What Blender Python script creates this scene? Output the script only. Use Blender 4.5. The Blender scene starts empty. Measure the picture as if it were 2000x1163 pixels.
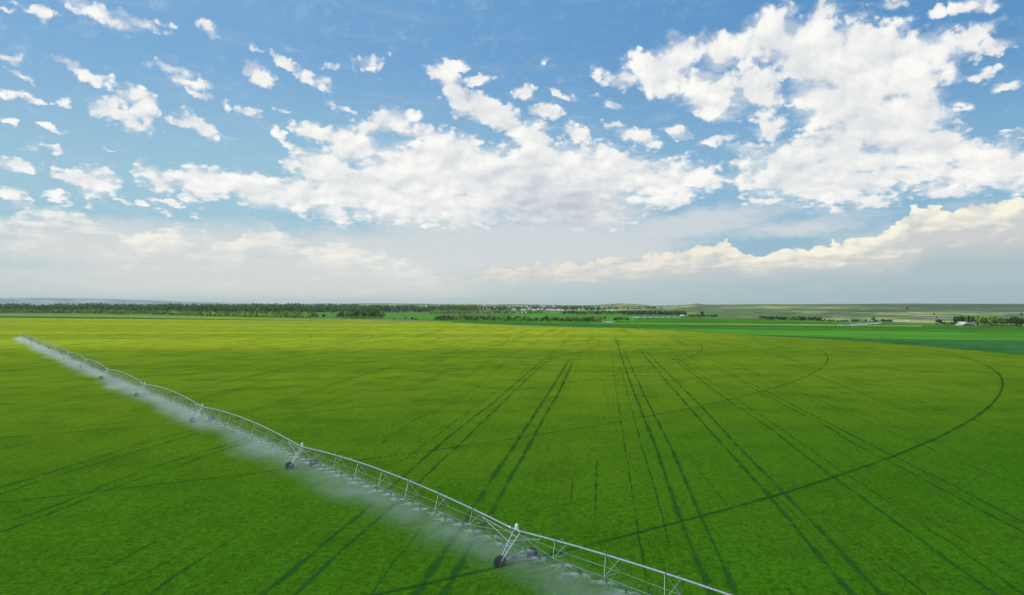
import bpy, bmesh, math, random
import numpy as np
from mathutils import Vector, Matrix
R = math.radians
rng = np.random.default_rng(7)
random.seed(7)
C = bpy.context.scene.collection
sc = bpy.context.scene

# ------------------------------------------------------------------ camera
H = 28.0                 # height of the flight above the crop
F = 1555.0               # focal length in pixels of the 2000 px wide photograph
HZ = 592.0               # row of the true horizon
cd = bpy.data.cameras.new("camera")
cd.sensor_width = 36.0; cd.lens = 36.0 * F / 2000.0
cd.clip_start = 0.5; cd.clip_end = 80000
cam = bpy.data.objects.new("camera", cd); C.objects.link(cam)
cam.location = (0, 0, H)
cam.rotation_euler = (R(90) + math.atan((HZ - 581.5) / F), 0, 0)
sc.camera = cam
sc.view_settings.view_transform = 'Standard'
sc.view_settings.look = 'None'
sc.view_settings.exposure = 0.0
sc.view_settings.gamma = 1.0
sc.cycles.use_denoising = True
sc.cycles.denoising_prefilter = 'NONE'
sc.cycles.volume_bounces = 3
sc.cycles.max_bounces = 6
sc.cycles.transparent_max_bounces = 24
sc.cycles.volume_max_steps = 256

SUN_EL, SUN_AZ = R(48), R(215)       # azimuth clockwise from +Y (the view direction): behind and to the left

# ------------------------------------------------------------------ node helpers
class NB:
    def __init__(s, tree): s.t = tree; s.n = tree.nodes; s.l = tree.links
    def new(s, typ, **kw):
        n = s.n.new(typ)
        for k, v in kw.items(): setattr(n, k, v)
        return n
    def put(s, sock, v):
        if v is None: return
        if isinstance(v, bpy.types.NodeSocket): s.l.new(v, sock)
        else: sock.default_value = v
    def math(s, op, a, b=None, c=None, clamp=False):
        n = s.new('ShaderNodeMath', operation=op, use_clamp=clamp)
        s.put(n.inputs[0], a); s.put(n.inputs[1], b); s.put(n.inputs[2], c)
        return n.outputs[0]
    def add(s, a, b): return s.math('ADD', a, b)
    def sub(s, a, b): return s.math('SUBTRACT', a, b)
    def mul(s, a, b): return s.math('MULTIPLY', a, b)
    def mx(s, a, b): return s.math('MAXIMUM', a, b)
    def clamp(s, a): return s.math('ADD', a, 0.0, clamp=True)
    def ss(s, x, a, b, lo=0.0, hi=1.0):
        n = s.new('ShaderNodeMapRange', interpolation_type='SMOOTHSTEP')
        s.put(n.inputs[0], x)
        for i, v in zip((1, 2, 3, 4), (a, b, lo, hi)): s.put(n.inputs[i], v)
        return n.outputs[0]
    def vec(s, x, y, z=0.0):
        n = s.new('ShaderNodeCombineXYZ')
        for i, v in enumerate((x, y, z)): s.put(n.inputs[i], v)
        return n.outputs[0]
    def sep(s, v):
        n = s.new('ShaderNodeSeparateXYZ'); s.put(n.inputs[0], v); return n.outputs
    def noise(s, v, scale, detail=4, rough=0.55, dist=0.0, dims='3D'):
        n = s.new('ShaderNodeTexNoise', noise_dimensions=dims)
        s.put(n.inputs['Vector'], v); n.inputs['Scale'].default_value = scale
        n.inputs['Detail'].default_value = detail; n.inputs['Roughness'].default_value = rough
        n.inputs['Distortion'].default_value = dist
        return n.outputs[0]
    def vadd(s, a, b):
        n = s.new('ShaderNodeVectorMath', operation='ADD'); s.put(n.inputs[0], a); s.put(n.inputs[1], b); return n.outputs[0]
    def vmul(s, a, b):
        n = s.new('ShaderNodeVectorMath', operation='MULTIPLY'); s.put(n.inputs[0], a); s.put(n.inputs[1], b); return n.outputs[0]
    def mix(s, f, a, b, mode='MIX'):
        n = s.new('ShaderNodeMix', data_type='RGBA', blend_type=mode)
        s.put(n.inputs[0], f)
        s.put(n.inputs[6], a if isinstance(a, bpy.types.NodeSocket) else (*a, 1)[:4])
        s.put(n.inputs[7], b if isinstance(b, bpy.types.NodeSocket) else (*b, 1)[:4])
        return n.outputs[2]
    def curve(s, x, pts, x0, x1, y0, y1):
        """1-D function given by points; returns a value socket"""
        n = s.new('ShaderNodeFloatCurve')
        xn = s.math('DIVIDE', s.sub(x, x0), x1 - x0)
        s.put(n.inputs['Value'], xn)
        c = n.mapping.curves[0]
        P = [((px - x0) / (x1 - x0), (py - y0) / (y1 - y0)) for px, py in pts]
        c.points[0].location = P[0]; c.points[1].location = P[-1]
        for p in P[1:-1]: c.points.new(*p)
        for p in c.points: p.handle_type = 'AUTO_CLAMPED'
        n.mapping.update()
        return s.add(s.mul(n.outputs[0], y1 - y0), y0)

def lin(r, g, b):
    return tuple(((c / 255) / 12.92 if c <= 10.3 else ((c / 255 + .055) / 1.055) ** 2.4) for c in (r, g, b))

# directions: azimuth / elevation (radians) of a point of the photographed sky
def azel(px, py):
    az = math.atan((px - 1000) / F)
    return az, math.atan((HZ - py) / F * math.cos(az))

# ------------------------------------------------------------------ world: sky and clouds
world = bpy.data.worlds.new("World"); sc.world = world; world.use_nodes = True
W = NB(world.node_tree); W.n.clear()
sky = W.new('ShaderNodeTexSky', sky_type='NISHITA', sun_disc=False)
sky.sun_elevation = SUN_EL; sky.sun_rotation = SUN_AZ
sky.altitude = 300; sky.air_density = 1.0; sky.dust_density = 1.0; sky.ozone_density = 1.5
tc = W.new('ShaderNodeTexCoord')
d = W.sep(tc.outputs['Generated'])
AZ = W.math('ARCTAN2', d[0], d[1])
EL = W.math('ARCSINE', d[2])
S2 = W.vec(AZ, EL, 0.0)
lift = W.mx(EL, 0.0)
# noise space: finer and flatter towards the horizon
Q = W.vec(AZ, W.mul(W.math('LOGARITHM', W.add(lift, 0.10), math.e), 0.42), 0.0)

def warp(v, sc_, amp, det=6):
    n = W.new('ShaderNodeTexNoise'); W.put(n.inputs['Vector'], v); n.inputs['Scale'].default_value = sc_; n.inputs['Detail'].default_value = det; n.inputs['Roughness'].default_value = .62
    return W.vmul(W.vadd(n.outputs[1], (-.5, -.5, -.5)), (amp, amp * .62, 0))
S2w = W.vadd(S2, W.vadd(warp(Q, 14.0, .050, 3), warp(W.vadd(Q, (5, 2, 0)), 55.0, .034, 7)))
def blobs(lst, S2=None):
    S2 = S2w if S2 is None else S2
    out = None
    for b in lst:
        px, py, rx, ry = b[:4]; rot = b[4] if len(b) > 4 else 0; w = b[5] if len(b) > 5 else 1.0
        a, e = azel(px, py)
        m = W.new('ShaderNodeMapping', vector_type='TEXTURE')
        m.inputs['Location'].default_value = (a, e, 0)
        m.inputs['Rotation'].default_value = (0, 0, -R(rot))
        ca = math.cos(a)
        m.inputs['Scale'].default_value = (rx / F * ca * ca * 1.25, ry / F * ca * 1.25, 1)
        W.l.new(S2, m.inputs['Vector'])
        g = W.new('ShaderNodeTexGradient', gradient_type='SPHERICAL')
        W.l.new(m.outputs[0], g.inputs[0])
        v = g.outputs[1] if w == 1.0 else W.mul(g.outputs[1], w)
        out = v if out is None else W.new_smax(out, v)
    return out
def smax(a, b):
    n = W.new('ShaderNodeMath', operation='SMOOTH_MAX'); W.put(n.inputs[0], a); W.put(n.inputs[1], b); n.inputs[2].default_value = 0.06
    return n.outputs[0]
W.new_smax = smax

HIGH = [
 (205,30,105,22,18,.8),(275,42,60,15,20,.9),(150,12,40,18,30,.7),(62,22,45,12,15,.6),(8,20,18,6,10,.7),(310,38,30,10,20,.6),
 (250,75,30,7,10,.5),(408,50,22,14,50,1),(38,150,38,9,25,1),(15,110,32,12,18,.8),(45,187,50,8,14,.9),(0,182,25,8,10,.8),
 (160,140,60,11,22,1),(205,158,30,9,28,.9),(125,122,35,10,15,.7),(130,204,26,9,8,.8),
 (215,212,40,26,-10,1),(265,188,42,22,10,1),(290,215,24,34,20,1),(245,232,55,18,20,1),
 (335,137,60,10,5,.8),(375,163,42,15,12,1.1),(402,188,32,9,18,.9),(378,250,50,16,12,1.1),(362,235,22,22,0,1),
 (505,148,40,16,35,1.1),(478,138,20,9,0,1),(550,120,50,12,18,.9),(608,152,42,18,25,.8),(500,227,26,11,15,.9),(488,100,25,7,10,.5),
 (725,122,42,14,-5,.55),(660,130,22,8,0,.4),(452,212,28,8,30,.5),(560,212,26,8,5,.45),
 (25,322,55,15,12,.9),(190,358,52,34,15,1.1),(140,345,40,13,8,.8),(108,382,34,10,5,.9),(92,286,30,8,15,.7),(100,250,42,6,12,.7),
 (212,291,18,5,12,.8),(5,242,24,7,25,.8),(172,402,25,6,5,.7),(245,398,22,7,10,.8),(270,402,14,6,20,.8),(300,400,24,7,10,.7),(335,402,24,7,5,.9),(380,420,18,7,5,.9),(378,398,26,8,10,.8),(310,418,22,6,5,.7),
 (20,385,50,16,25,.8),(660,215,34,10,25,.5),(545,268,26,10,45,.6),(590,300,50,12,25,.9),
 (310,350,58,28,25,1.1),(400,355,70,36,8,1.3),(500,375,80,34,10,1.3),(590,385,80,38,5,1.3),
 (640,335,80,40,20,1.2),(620,262,60,17,12,1),(690,285,90,30,15,1),(700,370,110,55,0,1.4),(770,235,62,32,0,1),(730,250,50,22,0,.9),(850,265,100,22,5,.9),
 (830,345,150,70,0,1.6),(950,345,140,62,0,1.6),(1060,350,150,70,0,1.6),(1170,345,130,58,0,1.5),(1265,345,100,45,5,1.3),(1355,345,90,30,8,1),
 (900,405,170,38,0,1.2),(1100,420,150,38,0,1),(770,410,110,36,8,1.1),(650,420,70,22,8,.7),(870,300,110,40,0,1.3),
 (880,133,44,12,-5,1.2),(860,152,40,18,15,1.1),(895,188,48,28,35,1.2),(945,212,60,24,25,1.3),(990,238,58,24,25,1.3),(1030,270,60,26,25,1.3),
 (1060,222,34,13,8,1.2),(1098,187,24,9,12,1),(1022,186,20,14,0,.8),(1120,262,34,16,20,.9),(940,160,34,10,0,.8),(900,135,25,8,0,1),(1050,250,30,12,0,.8),
 (1190,200,32,7,18,.7),(1198,243,36,10,15,.9),(1245,268,45,20,15,.9),(1320,250,38,14,10,.9),(1150,180,18,6,0,.5),(1055,120,14,6,0,.4),
 (1215,150,60,18,12,1),(1290,145,80,42,25,1.1),(1330,110,60,40,0,1.1),(1410,95,85,42,-10,1.1),(1400,185,90,45,30,1.2),(1500,70,80,48,-10,1.2),
 (1535,25,36,20,-15,1),(1600,110,110,78,0,1.6),(1605,30,48,22,-15,1),(1672,38,26,18,-10,.9),(1710,130,120,78,0,1.6),(1800,115,110,45,-12,1.2),
 (1880,72,78,22,-12,1.1),(1942,95,40,14,15,.9),(1740,68,60,24,0,.8),(1475,180,62,50,0,1.2),(1650,200,125,58,0,1.6),(1720,250,120,60,0,1.6),
 (1790,220,80,60,0,1.3),(1640,290,110,52,0,1.3),(1500,245,34,38,-20,1),(1530,325,100,52,0,1.4),(1610,350,130,52,0,1.4),(1710,330,120,52,0,1.2),
 (1820,300,110,56,10,1.4),(1900,325,110,46,0,1.2),(1985,330,80,55,0,1.2),(1460,290,44,18,0,.9),(1395,277,42,11,-10,.9),(1780,160,90,30,-10,1.2),(1900,150,60,14,-5,.8),
 (1965,168,36,12,-5,.8),(1830,28,30,14,-10,.9),(1900,10,50,16,10,.9),(1740,5,40,12,0,.7),(1880,200,44,12,10,.5),(1870,215,22,9,0,.7),(1985,262,24,7,0,.6),
 (1330,300,26,8,0,.6),(1700,390,80,18,0,.8),(1850,370,90,22,0,.8),(1640,415,34,9,15,.7),(1300,380,110,24,-5,.9),(1500,385,60,14,5,.7)]
HOLES = [(1385,132,32,20,10),(1535,170,20,14,0),(1525,225,42,20,15),(1560,230,36,16,15,.8),(1450,200,16,22,0),(1680,280,34,14,0,.7),(1690,330,30,9,0),(1860,322,24,7,15),(1745,150,16,20,30,.7),
         (790,275,30,16,0,.8),(1290,330,34,14,0,.7),(960,290,42,12,0,.8),(1430,240,30,20,0,.8),(1500,320,14,12,0),(1850,395,90,9,0,.6)]
g1 = blobs(HIGH); h1 = blobs(HOLES)
n_big = W.noise(Q, 9.0, 3, .55)
n_det = W.noise(Q, 26.0, 9, .58, .2)
q_off = W.vadd(Q, (-0.006, 0.010, 0.0))
n_off = W.noise(q_off, 26.0, 5, .52, .2)
n_lo = W.noise(Q, 26.0, 5, .52, .2)
base = W.add(W.mul(W.math('POWER', W.mx(g1, 0.0001), 0.75), 1.95), W.mul(W.sub(n_det, .5), 3.2))
base = W.add(base, W.mul(W.sub(n_big, .5), 0.8))
gran = W.new('ShaderNodeTexVoronoi', feature='SMOOTH_F1'); gran.inputs['Scale'].default_value = 48.0; gran.inputs['Smoothness'].default_value = .6; gran.inputs['Randomness'].default_value = 1.0
W.put(gran.inputs['Vector'], W.vadd(Q, warp(Q, 60.0, .03, 5)))
base = W.sub(base, W.mul(W.sub(gran.outputs['Distance'], .42), 1.5))
gran2 = W.new('ShaderNodeTexVoronoi', feature='SMOOTH_F1'); gran2.inputs['Scale'].default_value = 105.0; gran2.inputs['Smoothness'].default_value = .5
W.put(gran2.inputs['Vector'], W.vadd(Q, warp(Q, 110.0, .016, 4)))
base = W.sub(base, W.mul(W.mul(W.sub(gran2.outputs['Distance'], .40), 1.9), W.ss(g1, .75, .2, .15, 1.0)))
base = W.add(W.sub(base, W.mul(h1, 1.5)), 0.16)
A_high = W.ss(base, 0.18, 1.45)
A_high = W.mul(A_high, W.ss(g1, 0.02, 0.22))
wisp = W.noise(W.vmul(Q, (.8, 1.5, 1)), 30.0, 7, .66, .6)
A_high = W.mx(A_high, W.mul(W.ss(W.add(g1, W.mul(W.sub(wisp, .5), 1.5)), .12, .75), .55))
# how thick: drives the soft grey undersides
puffs = W.mul(W.sub(.42, gran.outputs['Distance']), .35)
thick = W.clamp(W.mul(W.sub(base, 0.6), 0.5))
relief = W.mul(W.sub(n_lo, n_off), 1.0)
n_sh = W.noise(W.vadd(Q, (3.1, 1.7, 0)), 13.0, 4, .5)
shade = W.clamp(W.add(W.add(W.add(0.80, puffs), relief), W.mul(W.mul(W.sub(n_sh, .52), -1.3), thick)))
grey_zone = blobs([(1080,420,170,90,0,1.0),(1120,355,90,30,0,.6),(1700,270,110,40,0,.5),(1560,340,100,30,0,.4),(1330,400,60,20,0,.5)])
shade = W.clamp(W.sub(shade, W.mul(grey_zone, 0.55)))
c_high = W.mix(shade, lin(176, 188, 204), lin(253, 252, 248))

# base sky: Nishita graded to the photographed blue, paler to the left and towards the horizon
gain = W.vmul(sky.outputs[0], (0.118, 0.111, 0.097))
blue_lr = W.mix(W.ss(AZ, R(-32), R(32)), lin(124, 177, 224), lin(82, 146, 203))
blue = W.mix(0.80, gain, blue_lr)
mid_lr = W.mix(W.ss(AZ, R(-20), R(25)), lin(160, 199, 217), lin(138, 184, 212))
low_lr = W.mix(W.ss(AZ, R(-8), R(30)), lin(202, 210, 208), lin(164, 189, 192))
s = W.mix(W.ss(EL, azel(1000, 430)[1], azel(1000, 90)[1]), mid_lr, blue)
s = W.mix(W.ss(EL, azel(1000, 590)[1], azel(1000, 430)[1]), low_lr, s)

# thin veil and streaks
veil = blobs([(1330,440,260,34,-8,1.2),(1000,480,420,60,0,1.6),(760,500,360,60,0,1.5),(300,480,420,60,0,1.3),(560,545,500,50,0,1.5),(1150,420,180,60,0,1.2),(1800,480,300,70,-8,1.0),(1560,440,200,30,-6,.9)])
n_st = W.noise(W.vmul(S2, (1.0, 6.0, 1.0)), 9.0, 6, .55, .3)
A_veil = W.mul(W.ss(W.add(veil, W.mul(W.sub(n_st, .5), 1.0)), 0.02, 0.95), 0.72)
s = W.mix(A_veil, s, lin(224, 224, 222))

# low bank on the left, bumpy top, dissolving downwards
E = lambda py, px=1000: azel(px, py)[1]
def prof(pts): return [(azel(px, 0)[0], azel(px, py)[1]) for px, py in pts]
wL = W.mul(W.sub(W.noise(W.vmul(S2, (1.0, 2.2, 1.0)), 22.0, 6, .6), .5), .03)
topL = W.curve(AZ, prof([(-300,400),(0,418),(60,405),(120,400),(200,425),(260,448),(330,436),(400,452),(450,462),(500,430),(560,455),(620,470),(700,480),(760,492),(850,520),(1000,560)]), azel(-300,0)[0], azel(1000,0)[0], 0.0, 0.16)
n_cu = W.noise(Q, 26.0, 8, .6, .2)
dL = W.add(W.add(W.sub(topL, EL), wL), W.mul(W.sub(n_cu, .5), 0.050))
A_L = W.mul(W.mul(W.ss(dL, 0.0, 0.008), W.ss(dL, 0.11, 0.02)), W.ss(W.noise(W.vmul(S2, (1, 3, 1)), 20.0, 6, .6), .36, .60))
A_L = W.mul(A_L, W.mul(W.ss(AZ, azel(980,0)[0], azel(700,0)[0]), 0.95))
cL = W.mix(W.clamp(W.add(W.ss(dL, 0.055, 0.0), W.mul(W.sub(n_lo, n_off), 2.0))), lin(215, 219, 217), lin(247, 244, 235))
s = W.mix(A_L, s, cL)

s = W.mix(A_high, s, c_high)

# towering bank low on the right: crisp cream tops over a flat blue-grey base
topR = W.curve(AZ, prof([(700,560),(830,548),(880,540),(905,542),(960,512),(1000,522),(1040,508),(1100,508),(1150,508),(1200,490),(1240,498),(1300,488),(1345,480),(1400,466),(1440,478),(1480,492),(1530,480),(1560,476),(1620,474),(1660,462),(1700,452),(1745,438),(1772,418),(1790,398),(1830,398),(1860,405),(1900,388),(1960,386),(2000,380),(2300,360)]), azel(700,0)[0], azel(2300,0)[0], 0.0, 0.16)
botR = W.curve(AZ, prof([(700,560),(900,556),(1200,552),(1400,546),(1600,538),(1760,530),(1820,500),(2000,490),(2300,480)]), azel(700,0)[0], azel(2300,0)[0], 0.0, 0.16)
vq = W.vmul(S2, (1.0, 1.25, 1.0))
vor = W.new('ShaderNodeTexVoronoi', feature='SMOOTH_F1'); vor.inputs['Scale'].default_value = 60.0; vor.inputs['Smoothness'].default_value = .35
n_wp = W.new('ShaderNodeTexNoise'); W.put(n_wp.inputs['Vector'], vq); n_wp.inputs['Scale'].default_value = 40; n_wp.inputs['Detail'].default_value = 5
wq = W.vadd(vq, W.vmul(n_wp.outputs[1], (0.025, 0.025, 0)))
W.put(vor.inputs['Vector'], wq)
vor2 = W.new('ShaderNodeTexVoronoi', feature='SMOOTH_F1'); vor2.inputs['Scale'].default_value = 150.0; vor2.inputs['Smoothness'].default_value = .4
W.put(vor2.inputs['Vector'], wq)
puff = W.sub(0.0, W.add(W.mul(vor.outputs['Distance'], .75), W.mul(vor2.outputs['Distance'], .3)))
dR = W.add(W.sub(topR, EL), W.mul(W.add(puff, .38), 0.020))
A_R = W.mul(W.ss(dR, 0.0, 0.0025), W.ss(AZ, azel(815,0)[0], azel(880,0)[0]))
lo = W.ss(W.add(W.sub(EL, botR), W.mul(W.sub(n_big, .5), 0.03)), -0.012, 0.016)
litR = W.clamp(W.add(W.add(W.ss(dR, 0.042, 0.004), W.mul(W.sub(n_lo, n_off), 3.0)), W.mul(W.add(puff, .34), 1.1)))
cR_top = W.mix(W.ss(AZ, azel(1000,0)[0], azel(1700,0)[0]), lin(236, 228, 216), lin(251, 246, 228))
cR = W.mix(litR, lin(206, 208, 208), cR_top)
cR = W.mix(lo, W.mix(W.ss(AZ, azel(900,0)[0], azel(1700,0)[0]), lin(200, 209, 211), lin(176, 194, 199)), cR)
s = W.mix(W.mul(A_R, W.ss(EL, azel(1000,580)[1], azel(1000,545)[1])), s, cR)
below = W.mix(W.ss(EL, -0.02, 0.0), lin(120, 140, 110), s)
bg = W.new('ShaderNodeBackground'); W.l.new(below, bg.inputs[0]); bg.inputs[1].default_value = 1.0
wo = W.new('ShaderNodeOutputWorld'); W.l.new(bg.outputs[0], wo.inputs[0])
world.cycles.sampling_method = 'MANUAL'; world.cycles.sample_map_resolution = 512

# ------------------------------------------------------------------ sun (veiled by cloud)
sl = bpy.data.lights.new("sun", 'SUN'); sl.energy = 2.7; sl.angle = R(5); sl.color = (1.0, .95, .87)
so = bpy.data.objects.new("sun", sl); C.objects.link(so)
sd = Vector((math.sin(SUN_AZ) * math.cos(SUN_EL), math.cos(SUN_AZ) * math.cos(SUN_EL), math.sin(SUN_EL)))
so.rotation_euler = sd.to_track_quat('Z', 'Y').to_euler(); so.location = sd * 300
sc.view_settings.exposure = 0.0

# ------------------------------------------------------------------ object helpers
def G(px, py, z=0.0):
    """the point at height z that the photograph shows at this pixel"""
    Y = F * (H - z) / (py - HZ); return ((px - 1000) * Y / F, Y, z)
def X_at(px, Y): return (px - 1000) * Y / F
def mesh_obj(name, verts, faces, mat, parent=None, loc=None, smooth=False, mats=None, midx=None):
    me = bpy.data.meshes.new(name)
    verts = np.asarray(verts, dtype=np.float32); 
    if isinstance(faces, np.ndarray):
        k = faces.shape[1]; nf = len(faces)
        me.vertices.add(len(verts)); me.vertices.foreach_set('co', verts.ravel())
        me.loops.add(nf * k); me.loops.foreach_set('vertex_index', faces.astype(np.int32).ravel())
        me.polygons.add(nf); me.polygons.foreach_set('loop_start', np.arange(0, nf * k, k, dtype=np.int32))
        me.update(calc_edges=True)
    else:
        me.from_pydata([tuple(v) for v in verts], [], faces)
    for m in (mats or [mat]): me.materials.append(m)
    if midx is not None: me.polygons.foreach_set('material_index', np.asarray(midx, dtype=np.int32))
    if smooth: me.polygons.foreach_set('use_smooth', np.ones(len(me.polygons), dtype=bool))
    me.update()
    o = bpy.data.objects.new(name, me); C.objects.link(o)
    if loc is not None: o.location = loc
    if parent is not None: o.parent = parent
    return o
def tag(o, label=None, cat=None, group=None, kind=None):
    if label: o['label'] = label
    if cat: o['category'] = cat
    if group: o['group'] = group
    if kind: o['kind'] = kind
    return o
def empty(name, loc, rz=0.0):
    o = bpy.data.objects.new(name, None); C.objects.link(o); o.location = loc; o.rotation_euler = (0, 0, rz); o.empty_display_size = .5
    return o
class MB:
    """collects simple solids into one mesh"""
    def __init__(s): s.v = []; s.f = []; s.m = []
    def _add(s, vs, fs, m=0):
        b = len(s.v); s.v += [tuple(v) for v in vs]; s.f += [tuple(i + b for i in f) for f in fs]; s.m += [m] * len(fs)
    def rod(s, a, b, r, n=6, m=0, r2=None):
        a = Vector(a); b = Vector(b); d_ = (b - a)
        if d_.length < 1e-6: return
        q = d_.to_track_quat('Z', 'Y'); r2 = r if r2 is None else r2
        vs = []
        for c_, rr in ((a, r), (b, r2)):
            for i in range(n):
                t = 2 * math.pi * i / n
                vs.append(c_ + q @ Vector((rr * math.cos(t), rr * math.sin(t), 0)))
        fs = [(i, (i + 1) % n, n + (i + 1) % n, n + i) for i in range(n)] + [tuple(range(n - 1, -1, -1)), tuple(range(n, 2 * n))]
        s._add(vs, fs, m)
    def box(s, c_, sx, sy, sz, rz=0.0, m=0):
        vs = []; ca, sa = math.cos(rz), math.sin(rz)
        for z in (-.5, .5):
            for x, y in ((-.5, -.5), (.5, -.5), (.5, .5), (-.5, .5)):
                X, Y = x * sx, y * sy
                vs.append((c_[0] + X * ca - Y * sa, c_[1] + X * sa + Y * ca, c_[2] + z * sz))
        s._add(vs, [(3, 2, 1, 0), (4, 5, 6, 7), (0, 1, 5, 4), (1, 2, 6, 5), (2, 3, 7, 6), (3, 0, 4, 7)], m)
    def tube(s, pts, r, n=10, m=0):
        pts = [Vector(p) for p in pts]; rings = []; b = len(s.v)
        for i, p in enumerate(pts):
            t = (pts[min(i + 1, len(pts) - 1)] - pts[max(i - 1, 0)]).normalized(); q = t.to_track_quat('Z', 'Y')
            for k in range(n):
                a = 2 * math.pi * k / n; s.v.append(tuple(p + q @ Vector((r * math.cos(a), r * math.sin(a), 0))))
        for i in range(len(pts) - 1):
            for k in range(n):
                s.f.append((b + i * n + k, b + i * n + (k + 1) % n, b + (i + 1) * n + (k + 1) % n, b + (i + 1) * n + k)); s.m.append(m)
        s.f.append(tuple(b + k for k in range(n - 1, -1, -1))); s.m.append(m)
        s.f.append(tuple(b + (len(pts) - 1) * n + k for k in range(n))); s.m.append(m)
    def lathe(s, prof_, c_, axis, n=24, m=0):
        q = Vector(axis).to_track_quat('Z', 'Y'); c_ = Vector(c_); b = len(s.v)
        for h_, r in prof_:
            for k in range(n):
                a = 2 * math.pi * k / n; s.v.append(tuple(c_ + q @ Vector((r * math.cos(a), r * math.sin(a), h_))))
        for i in range(len(prof_) - 1):
            for k in range(n):
                s.f.append((b + i * n + k, b + i * n + (k + 1) % n, b + (i + 1) * n + (k + 1) % n, b + (i + 1) * n + k)); s.m.append(m)
    def build(s, name, mats, parent=None, loc=None, smooth=False):
        mats = mats if isinstance(mats, list) else [mats]
        return mesh_obj(name, s.v, s.f, None, parent, loc, smooth, mats, s.m)

# ------------------------------------------------------------------ materials
def mat(name, col, rough=.7, metal=0.0, spec=.3, var=0.0, vscale=3.0, bump=0.0):
    m = bpy.data.materials.new(name); m.use_nodes = True; N = NB(m.node_tree); b = m.node_tree.nodes['Principled BSDF']
    b.inputs['Roughness'].default_value = rough; b.inputs['Metallic'].default_value = metal; b.inputs['Specular IOR Level'].default_value = spec
    pos = N.new('ShaderNodeNewGeometry').outputs['Position']
    if var:
        n = N.noise(pos, vscale, 5, .6)
        c = N.mix(N.ss(n, .3, .7), tuple(x * (1 - var) for x in col), tuple(min(1, x * (1 + var)) for x in col))
        N.l.new(c, b.inputs['Base Color'])
        if bump:
            bp = N.new('ShaderNodeBump'); bp.inputs['Distance'].default_value = bump; N.l.new(n, bp.inputs['Height']); N.l.new(bp.outputs[0], b.inputs['Normal'])
    else: b.inputs['Base Color'].default_value = (*col, 1)
    return m
M_galv = mat('galvanised_steel', (.62, .65, .67), .38, .55, .5, .12, 2.5)
M_truss = mat('weathered_steel_rod', (.36, .39, .39), .5, .35, .4, .15, 3)
M_galv_dull_shade = mat('dull_and_shaded_galvanised_steel', (.36, .39, .38), .55, .35, .4, .2, 3)
M_band = mat('pipe_flange_steel', (.13, .15, .17), .6, .3)
M_rubber = mat('muddy_rubber', (.012, .011, .010), .9, 0, .1, .45, 14, .03)
M_rim = mat('wheel_rim', (.05, .045, .04), .8, .3, .3, .3, 9)
M_white = mat('white_plastic', (.74, .75, .74), .5, 0, .4, .06, 6)
M_hose = mat('drop_hose', (.09, .11, .12), .6)
M_black = mat('black_cable', (.03, .03, .035), .6)

def field_mat(name, near, yel, dark, patches=True, row=True, yfun=True):
    m = bpy.data.materials.new(name); m.use_nodes = True; N = NB(m.node_tree); b = m.node_tree.nodes['Principled BSDF']
    b.inputs['Roughness'].default_value = .75; b.inputs['Specular IOR Level'].default_value = 0.0
    P = N.new('ShaderNodeNewGeometry').outputs['Position']
    rot = N.new('ShaderNodeMapping'); rot.inputs['Rotation'].default_value = (0, 0, R(6.6)); N.l.new(P, rot.inputs[0]); Pr = rot.outputs[0]
    xyz = N.sep(P)
    big = N.noise(P, .012, 4, .55); med = N.noise(P, .06, 4, .6)
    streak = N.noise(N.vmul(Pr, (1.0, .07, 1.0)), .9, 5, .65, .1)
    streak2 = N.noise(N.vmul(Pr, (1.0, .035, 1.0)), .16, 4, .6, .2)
    fine = N.noise(P, 3.2, 7, .75); tuft = N.noise(P, 1.1, 4, .7)
    if yfun:
        ymix = N.add(xyz[1], N.mul(N.sub(big, .5), 150)); ymix = N.sub(ymix, N.mul(xyz[0], .32)); ymix = N.add(ymix, N.mul(N.sub(streak2, .5), 90))
        far = N.mul(N.ss(ymix, 190, 740), N.ss(xyz[0], 330, -20, .34, 1.0))
        mid = N.mul(N.ss(ymix, 60, 330), .34)
        cloud_shade_n = N.noise(N.vmul(P, (.10, 1.0, 1.0)), .0125, 3, .5)  # cloud-shadow bands across the far crop, mixed into its colour
        c = N.mix(N.mul(N.mx(far, mid), N.ss(cloud_shade_n, .34, .62, .68, 1.0)), near, yel)
    else:
        c = N.mix(N.ss(N.add(big, N.mul(streak2, .3)), .45, .85), near, yel)
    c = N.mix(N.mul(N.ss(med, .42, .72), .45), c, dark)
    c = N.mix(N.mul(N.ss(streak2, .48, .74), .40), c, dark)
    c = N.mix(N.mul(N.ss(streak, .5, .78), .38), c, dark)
    near_f = N.ss(xyz[1], 420, 60)
    g = N.add(N.mul(N.sub(fine, .5), 3.4), N.mul(N.sub(tuft, .5), 2.2))
    lum = N.add(1.0, N.mul(g, N.add(N.mul(near_f, .60), .15)))
    hue = N.noise(N.vadd(P, (7, 3, 1)), 1.7, 5, .7)
    c = N.mix(N.mul(N.ss(hue, .52, .72), .35), c, tuple(x * f for x, f in zip(near, (1.75, 1.25, 1.0))))
    rows = N.noise(N.vmul(Pr, (1.0, .10, 1.0)), 4.5, 3, .7)
    gaps = N.noise(N.vmul(Pr, (1.0, .30, 1.0)), 2.4, 5, .8)
    c = N.mix(N.mul(N.mul(N.ss(gaps, .56, .70), .42), near_f), c, tuple(x * .6 for x in dark))
    lum = N.add(lum, N.mul(N.mul(N.sub(rows, .5), near_f), .9))
    hs = N.new('ShaderNodeVectorMath', operation='SCALE'); N.l.new(c, hs.inputs[0]); N.l.new(lum, hs.inputs['Scale'])
    N.l.new(hs.outputs[0], b.inputs['Base Color'])
    bp = N.new('ShaderNodeBump'); bp.inputs['Strength'].default_value = .9; bp.inputs['Distance'].default_value = .10
    N.l.new(N.add(fine, N.mul(streak, .8)), bp.inputs['Height']); N.l.new(bp.outputs[0], b.inputs['Normal'])
    return m
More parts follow.
